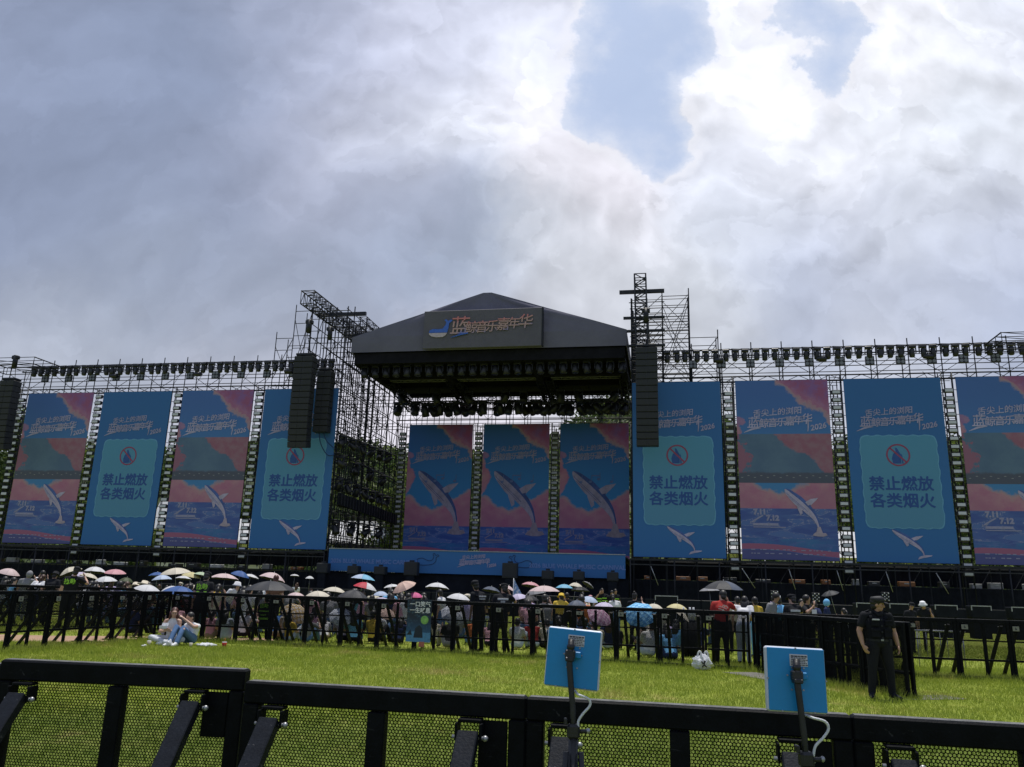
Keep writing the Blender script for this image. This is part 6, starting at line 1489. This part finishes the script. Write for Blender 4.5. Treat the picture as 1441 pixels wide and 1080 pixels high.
for i, (px, py) in enumerate(((844, 829.5), (851, 828.5), (859, 830), (866, 829.5))):
    o, I = S_(('leftmost of the distant guards in vests before the stage', 'second of the distant guards in vests before the stage', 'third of the distant guards in vests before the stage', 'rightmost of the distant guards in vests before the stage')[i], px, py, 38, 'stand', 'black', rz=.2 * i - .3, skin=1, group='distant vested guards'); vest(o, I, CL['black']); b = MB(); b.box((0, -.15, 1.25), (.25, .01, .05)); b.box((0, -.15, 1.13), (.25, .01, .05)); b.obj('reflective_strip', VG, o)
S_('woman in a white shirt with a black ponytail before the distant guards', 867, 836, 28, 'stand', 'white', hair='tail', rz=pi + .3, bottom='denim')
S_('person in a black shirt raising both hands to take a photo', 893, 834.5, 24, 'stand_phone', 'black', rz=pi - .5, hair='bun')
b = thing('paper_bag', 'cream paper bag standing up beside the low umbrellas at the fence', 'bag', (at(933, 860, 21).x, 21, .35)); MB().box((0, 0, .32), (.14, .10, .66), bev=.01).obj('body', CL['cream'], b); MB().box((0, 0, -.17), (.3, .3, .34), bev=.02).obj('stand', CL['black'], b)
for px, l in ((962, 'paler'), (971, 'taller'), (976, 'smaller')):
    t = thing('white_bottle', f'{l} white bottle standing above the fence near the pale yellow umbrella', 'bottle', (at(px, 860, 21.5).x, 21.5, .9)); MB().tube([(0, 0, 0), (0, 0, .22), (0, 0, .28), (0, 0, .33)], [.06, .06, .025, .025], 10).obj('body', M['white_plastic'], t); MB().tube([(0, 0, -.9), (0, 0, 0)], .09, 8).obj('stand', CL['black'], t)
o, I = S_('man in a red shirt with a pale back print standing at the fence', 1013, 829.5, 19.3, 'stand_wide', 'red', bottom='black', rz=pi - .08, group='people right of the crowd')
b = MB(); C = I['C']; y = C.y + .133
for pts in (((-.10, .05), (-.03, .09), (.02, .04)), ((-.09, -.0), (0, .04), (.09, .06)), ((-.05, -.05), (.02, -.01), (.10, .01)), ((-.02, .0), (.03, -.06), (.07, -.04)), ((-.12, .02), (-.08, .08), (-.02, .03))): ribbon(b, [(C.x + a, C.z + c) for a, c in smooth(pts, 4)], [.009] * 9, 0, y)
b.obj('back_print', CL['cream'], o)
RG = 'people right of the crowd'
o, I = S_('woman with long black hair in a loose white top at the fence', 1044, 834, 19.8, 'stand_lean', 'white', bottom='paledenim', rz=pi - .5, hair='long', group=RG)
S_('person in a yellow top between the white top and the grey shirt', 1062, 840, 22, 'stand', 'yellow', rz=pi + .4, group=RG, bottom='sky')
S_('person in pale yellow left of the woman in the white top', 1032, 840, 23, 'stand', 'cream', rz=pi, group=RG)
o, I = S_('man in a grey polo shirt with a lanyard facing right', 1079, 831.5, 20.4, 'stand_wide', 'grey', rz=.9, skin=1, group=RG); b = MB(); b.tube([(.05, -.10, 1.44), (.02, -.14, 1.25), (0, -.15, 1.08)], .010, 6); b.tube([(-.05, -.10, 1.44), (-.01, -.14, 1.25), (0, -.15, 1.08)], .010, 6); b.obj('lanyard', CL['lilac'], o)
S_('person in a blue top behind the grey polo shirt', 1090, 841, 23, 'stand', 'blue', rz=pi, group=RG)
S_('person in a light blue jacket and white cap', 1101, 839, 22, 'stand', 'sky', rz=pi + .5, hatk='cap', hatc='white', group=RG)
o, I = S_('guard in black with a cap and grey back strip near the light blue jacket', 1114, 836, 20.3, 'stand_wide', 'black', rz=pi + .2, hatk='cap', group=GU); back_bar(o, I, .03, .27, .05, VW, .13)
S_('small dark haired person between two black shirts', 1127, 843, 24, 'stand', 'white', rz=.3, group=RG)
S_('man in a black shirt holding a white sheet, facing right', 1137, 838, 20.8, 'stand_wide', 'black', rz=.8, skin=1, group=RG)
t = thing('white_sheet', 'small white sheet held by the man in a black shirt', 'sheet', (at(1146, 862, 20.4).x, 20.4, at(1146, 862, 20.4).z)); MB().box((0, 0, 0), (.12, .01, .13), bev=.002).obj('paper', M['white_cloth'], t)
S_('grey haired person below the crescent umbrella', 1154, 845, 26, 'stand', 'navy', rz=pi + .9, group=RG)
S_('person in a pale blue hood below the crescent umbrella', 1163, 844, 25, 'stand', 'navy', rz=1.0, hatk='hood', hatc='sky', group=RG)
S_('dark clad person in a cap right of the guard at the stacked panels', 1277, 848, 25, 'stand', 'black', rz=.3, hatk='cap', skin=1, group=RG)
S_('person in a white bucket hat reaching up, right of the stacked panels', 1302, 846, 26, 'stand_hold', 'black', rz=-.5, hatk='bucket', hatc='white', skin=1, group=RG)
# seated rows just behind the fence mesh
rows = [(410, 880, 'yellow', 'with yellow top between two barriers'), (432, 884, 'grey', 'in grey low beside the flowered umbrella'), (458, 876, 'white', 'in white left of the grey checked umbrella'), (505, 880, 'black', 'in black right of the grey checked umbrella'), (528, 878, 'grey', 'in grey left of the tipped peach umbrella'), (560, 884, 'navy', 'in navy left of the slogan poster'), (612, 876, 'cream', 'in cream right of the slogan poster'), (665, 876, 'orange', 'in orange between the poster and the guards'), (690, 882, 'pink', 'in pink between the two guards'), (728, 880, 'white', 'in white right of the guard with lettering'), (752, 878, 'red', 'in red behind the first blue panel'), (768, 880, 'cream', 'in cream beside the red top'), (788, 876, 'grey', 'in grey behind the first blue panel'), (818, 880, 'navy', 'in navy left of the pink checked umbrella'), (866, 884, 'black', 'in black between the checked umbrellas'), (905, 888, 'black', 'in black beneath the blue checked umbrella'), (942, 878, 'lilac', 'in lilac beneath the pale yellow umbrella'), (980, 874, 'navy', 'in navy left of the red shirt'), (320, 866, 'paledenim', 'in pale blue right of the couple'), (345, 864, 'white', 'in white left of the seated guard'), (395, 862, 'blue', 'in blue behind the seated guard'), (300, 868, 'pink', 'in pink behind the standing guard')]
for px, py, top, l in rows: sit('person seated on the grass behind the mesh ' + l, px, py - 9, 22.0 + pr.uniform(0, 1.6), 'floor', top, bottom=pr.choice(['denim', 'black', 'paledenim', 'khaki']), hair=pr.choice(['long', 'short', 'tail']))

# pennant
pp = at(722, 845, 26); t = thing('pennant', 'pale blue triangular pennant with white specks raised from the crowd', 'pennant', (pp.x, 26, 0)); zt = at(723, 814, 26).z
MB().tube([(0, 0, 0), (0, 0, zt)], .012, 6).obj('pole', M['alu'], t)
def flagmat():
    m, t_, b = newmat('pennant_print'); n = t_.noise(t_.coord('Object'), 11, 3, .6); t_.put(b.inputs['Base Color'], t_.mix(n.step(.48, .56), (.16, .27, .50), (.52, .58, .68))); b.inputs['Roughness'].default_value = .8; return m
b = MB()
for i in range(8):
    z0, z1 = zt - i * .075, zt - (i + 1) * .075; w0, w1 = i * .042, (i + 1) * .042; f = lambda w: .03 * math.sin(w * 14)
    b.poly([(.012, 0, z0), (.012 + w0, f(w0), z0 - .02), (.012 + w1, f(w1), z1 - .02), (.012, 0, z1)]) if i else b.poly([(.012, 0, z0), (.012 + w1, f(w1), z1 - .02), (.012, 0, z1)])
b.obj('flag', flagmat(), t)

# ---------------------------------------------------------------- the guard on the lawn
gp_ = at(1238, 983, 14.1); gx, gy = 6.30, 14.0
J = dict(STAND, H=(.02, -.02, 1.575), F=(.93, -.42, .06), P=(0, 0, .93), C=(0, 0, 1.26), N=(.005, 0, 1.43), shL=(.20, .01, 1.385), shR=(-.20, .01, 1.385), elL=(.275, .03, 1.12), elR=(-.29, .03, 1.12), wrL=(.30, -.03, .90), wrR=(-.285, -.06, .89), hdL=(.315, -.06, .73), hdR=(-.245, -.12, .74), hipL=(.095, 0, .90), hipR=(-.095, 0, .90), knL=(.14, -.02, .49), knR=(-.14, -.02, .49), anL=(.165, .02, .085), anR=(-.165, .02, .085), toL=(.225, -.14, .03), toR=(-.225, -.14, .03))
me, I = figure(J, .0085, 1.17, .60, 'long', True, True, palmL=(-1, .2, 0), palmR=(1, .3, 0)); me.name = 'person'
for i, q in enumerate((SKINS[1], CL['black'], CL['black'], CL['black'])): me.materials[i] = q
g1 = link('person', me, None, (gx, gy, 0), 0.0, scale=(1.03, 1.03, .96)); tag(g1, 'stocky guard in black uniform and cap standing on the lawn, face turned right', 'person', GU)
hair_mesh(I, 'short').obj('hair', HAIR[0], g1); hb_ = hat_mesh(I, 'cap'); hb_.obj('cap', mat('cap_black', (.014, .015, .02), .7, 0, .3, 30, .2), g1)
H, U_, F_, X__, Rm_ = I['H'], I['U'], I['F'], I['X'], I['R']
MB().ball(H + U_ * .105 + F_ * .108, (.022, .008, .018), 8, 6, 0, Rm_).obj('cap_badge', M['steel_grey'], g1)
for e in (-1, 1): MB().ball(H + F_ * .080 + X__ * (e * .031) + U_ * .018, (.012, .008, .006), 8, 6, 0, Rm_).obj('eye', M['dark_mark'], g1); MB().tube([H + F_ * .082 + X__ * (e * .05) + U_ * .040, H + F_ * .095 + X__ * (e * .018) + U_ * .044], .005, 6).obj('eyebrow', HAIR[0], g1)
VB = mat('vest_black', (.009, .010, .014), .85, 0, .2, 30, .15, .15)
v_ = vest(g1, I, VB, 1.19); b = MB()
for x, z, w, h in ((-.10, 1.10, .13, .15), (.10, 1.10, .13, .15), (-.10, 1.27, .12, .11), (.11, 1.27, .11, .10)): b.box((x, -.158 if z < 1.2 else -.163, z), (w, .035, h), bev=.008); b.box((x, -.178 if z < 1.2 else -.183, z + h * .32), (w, .012, h * .3), bev=.004)
b.obj('pocket', VB, v_); MB().box((-.10, -.190, 1.325), (.12, .006, .022), bev=.002).obj('name_strip', VW, v_); b = MB()
for z in (1.02, 1.12, 1.22, 1.32): b.box((0, -.166, z), (.03, .012, .03), bev=.004)
b.obj('buckle', M['black_steel'], v_)
b = MB(); b.tube([(0, .005, .965), (0, .003, 1.0)], [(.194, .142), (.192, .142)], 20, 0, False, (1, 0, 0)); b.box((-.0, -.140, .983), (.06, .012, .045), bev=.004); b.box((.15, -.09, .94), (.05, .05, .12), bev=.01); b.obj('belt', M['black_steel'], g1); MB().box((.0, -.148, .983), (.045, .006, .03), bev=.003).obj('belt_buckle', M['steel_grey'], g1)
for e in (-1, 1): MB().box((e * .165, .0, 1.458), (.11, .05, .012), Euler((0, R(24 * e), 0)).to_matrix(), 0, .004).obj('epaulette', VB, g1)
b = MB(); b.tube([(-.055, -.03, 1.475), (-.03, -.085, 1.43), (0, -.10, 1.385)], [(.03, .008)] * 3, 8); b.tube([(.065, -.03, 1.475), (.04, -.085, 1.43), (.005, -.10, 1.385)], [(.03, .008)] * 3, 8); b.obj('collar', CL['black'], g1)

# ---------------------------------------------------------------- the couple on the grass
cx, cy = at(240, 905, 20.6).x, 20.55
J = dict(P=(0, .06, .12), C=(.01, .02, .43), N=(.015, -.0, .60), H=(.03, -.03, .745), F=(.30, -.95, -.02), shL=(.165, .02, .55), shR=(-.15, .0, .55), elL=(.215, -.07, .32), elR=(-.24, -.10, .31), wrL=(.07, -.27, .33), wrR=(-.08, -.28, .33), hdL=(-.03, -.33, .37), hdR=(-.0, -.36, .37), hipL=(.09, .02, .12), hipR=(-.09, .02, .12), knL=(.36, -.24, .14), knR=(-.40, -.20, .17), anL=(-.02, -.42, .07), anR=(.10, -.48, .07), toL=(-.14, -.48, .05), toR=(.22, -.54, .05))
me, I = figure(J, .0085, .88, .3, 'long', True, True, sw=.95, tank=True, palmL=(-.6, .2, .6), palmR=(.6, .2, .6)); me.name = 'person'
for i, q in enumerate((SKINS[0], CL['white'], CL['paledenim'], CL['white'])): me.materials[i] = q
wm = link('person', me, None, (cx, cy, 0), .08); tag(wm, 'young woman with long auburn hair in a white tank top, cross-legged on the grass', 'person', 'couple on the grass'); hair_mesh(I, 'long').obj('hair', HAIR[2], wm); bt = cloth_mat('whitepants', (.60, .63, .68)); me.materials[2] = CL['whitepants']
H, U_, F_, X__, Rm_ = I['H'], I['U'], I['F'], I['X'], I['R']
for e in (-1, 1): MB().ball(H + F_ * .082 + X__ * (e * .031) + U_ * .018, (.013, .006, .006), 8, 6, 0, Rm_).obj('eye', M['dark_mark'], wm)
MB().ball(H + F_ * .086 - U_ * .058, (.018, .006, .007), 8, 6, 0, Rm_).obj('lips', mat('lips', (.40, .10, .10), .5), wm)
t = thing('food_box', 'white open food box held by the seated woman', 'box', (cx - .04, cy - .40, .40)); b = MB(); b.box((0, 0, .0), (.15, .11, .015)); b.box((0, -.055, .03), (.16, .008, .055)); b.box((0, .055, .03), (.16, .008, .055)); b.box((-.078, 0, .03), (.008, .11, .055)); b.box((.078, 0, .03), (.008, .11, .055)); b.obj('tray', M['white_plastic'], t); MB().box((0, .09, .075), (.155, .01, .10), Euler((R(-25), 0, 0)).to_matrix()).obj('lid', M['white_plastic'], t)
mx = at(262, 905, 20.6).x
J = dict(P=(.06, .12, .12), C=(.09, .10, .36), N=(.07, .06, .50), H=(.03, .02, .64), F=(-.6, -.75, -.1), shL=(.235, .05, .44), shR=(-.07, .10, .45), elL=(.205, -.16, .44), elR=(-.10, -.10, .28), wrL=(-.075, -.17, .64), wrR=(-.02, -.30, .36), hdL=(-.20, -.10, .73), hdR=(.05, -.38, .40), hipL=(.14, .06, .13), hipR=(-.03, .06, .13), knL=(.03, -.36, .41), knR=(-.15, -.33, .43), anL=(.0, -.58, .08), anR=(-.18, -.57, .08), toL=(-.04, -.72, .03), toR=(-.24, -.71, .03))
me, I = figure(J, .0085, 1.0, .10, 'long', True, True, palmL=(0, -.3, -1), palmR=(0, 0, -1)); me.name = 'person'
for i, q in enumerate((SKINS[0], CL['white'], CL['denim'], CL['white'])): me.materials[i] = q
mn = link('person', me, None, (mx, cy + .02, 0), 0.0); tag(mn, 'man in jeans leaning back, one arm stretched to shade the seated woman', 'person', 'couple on the grass'); hair_mesh(I, 'short').obj('hair', HAIR[0], mn)
def cup(px, py, label, c, h=.10, straw=False):
    p = at(px, py, 20.0); t = thing('drink_cup', label, 'cup', (p.x, 20.0, 0)); MB().tube([(0, 0, 0), (0, 0, h)], [h * .32, h * .45], 12).obj('cup', c, t); MB().tube([(0, 0, h), (0, 0, h * 1.08)], [h * .47, h * .44], 12).obj('lid', M['white_plastic'], t)
    if straw: MB().tube([(0, 0, h), (.01, 0, h * 1.75)], .006, 6).obj('straw', CL['orange'], t)
cup(210, 903, 'small pale paper cup left of the seated woman', CL['cream'], .11); cup(269, 904, 'pale cup on the grass by the jeans', CL['cream'], .09); cup(316, 904, 'red drink cup with a straw on the grass', CL['red'], .13, True)
def crumple(name, label, cat, loc, sz, seed, m=None):
    b = MB(); b.ball((0, 0, sz[2]), sz, 18, 12); r_ = random.Random(seed); b.v = [(x * (1 + .22 * math.sin(x * 61 + z * 47 + seed) + r_.uniform(-.07, .07)), y * (1 + r_.uniform(-.1, .1)), max(0, z * (1 + .14 * math.sin(x * 53 + y * 40)) + r_.uniform(-.06, .06) * sz[2])) for x, y, z in b.v]; b.sm = [False] * len(b.sm)
    t = thing(name, label, cat, loc); b.obj('body', m or M['white_plastic'], t); return t
crumple('crumpled_paper', 'crumpled white paper at the left of the small cup', 'paper', (at(203, 906, 19.6).x, 19.6, 0), (.06, .05, .03), 2); crumple('napkin_heap', 'flat heap of white napkins right of the couple', 'napkins', (at(291, 903, 20.2).x, 20.2, 0), (.22, .12, .045), 5)
crumple('food_bag', 'rounded white food bag before the seated woman', 'bag', (at(239, 900, 20.0).x + .02, 19.95, 0), (.08, .07, .08), 8)
bg_ = crumple('carrier_bag', 'white plastic carrier bag with a black mark slumped against the fence', 'bag', (at(989, 942, 18.0).x, 18.0, 0), (.215, .12, .155), 9)
for dx in (-.06, .08): b = MB(); b.tube(smooth([(dx - .05, 0, .28), (dx - .02, .0, .37), (dx + .02, 0, .38), (dx + .05, 0, .28)], 4), [(.02, .004)] * 13, 6); b.obj('bag_handle', M['white_plastic'], bg_)
b = MB(); ribbon(b, smooth([(-.06, .20), (-.02, .15), (.03, .20)], 4), [.014] * 9, 0, -.152); ribbon(b, smooth([(-.05, .08), (.0, .12), (.05, .08)], 4), [.014] * 9, 0, -.152); ribbon(b, smooth([(.0, .22), (.0, .15), (.01, .10)], 4), [.012] * 9, 0, -.154); b.obj('black_mark', M['dark_mark'], bg_)
bpy.data.scenes.remove(TMP)
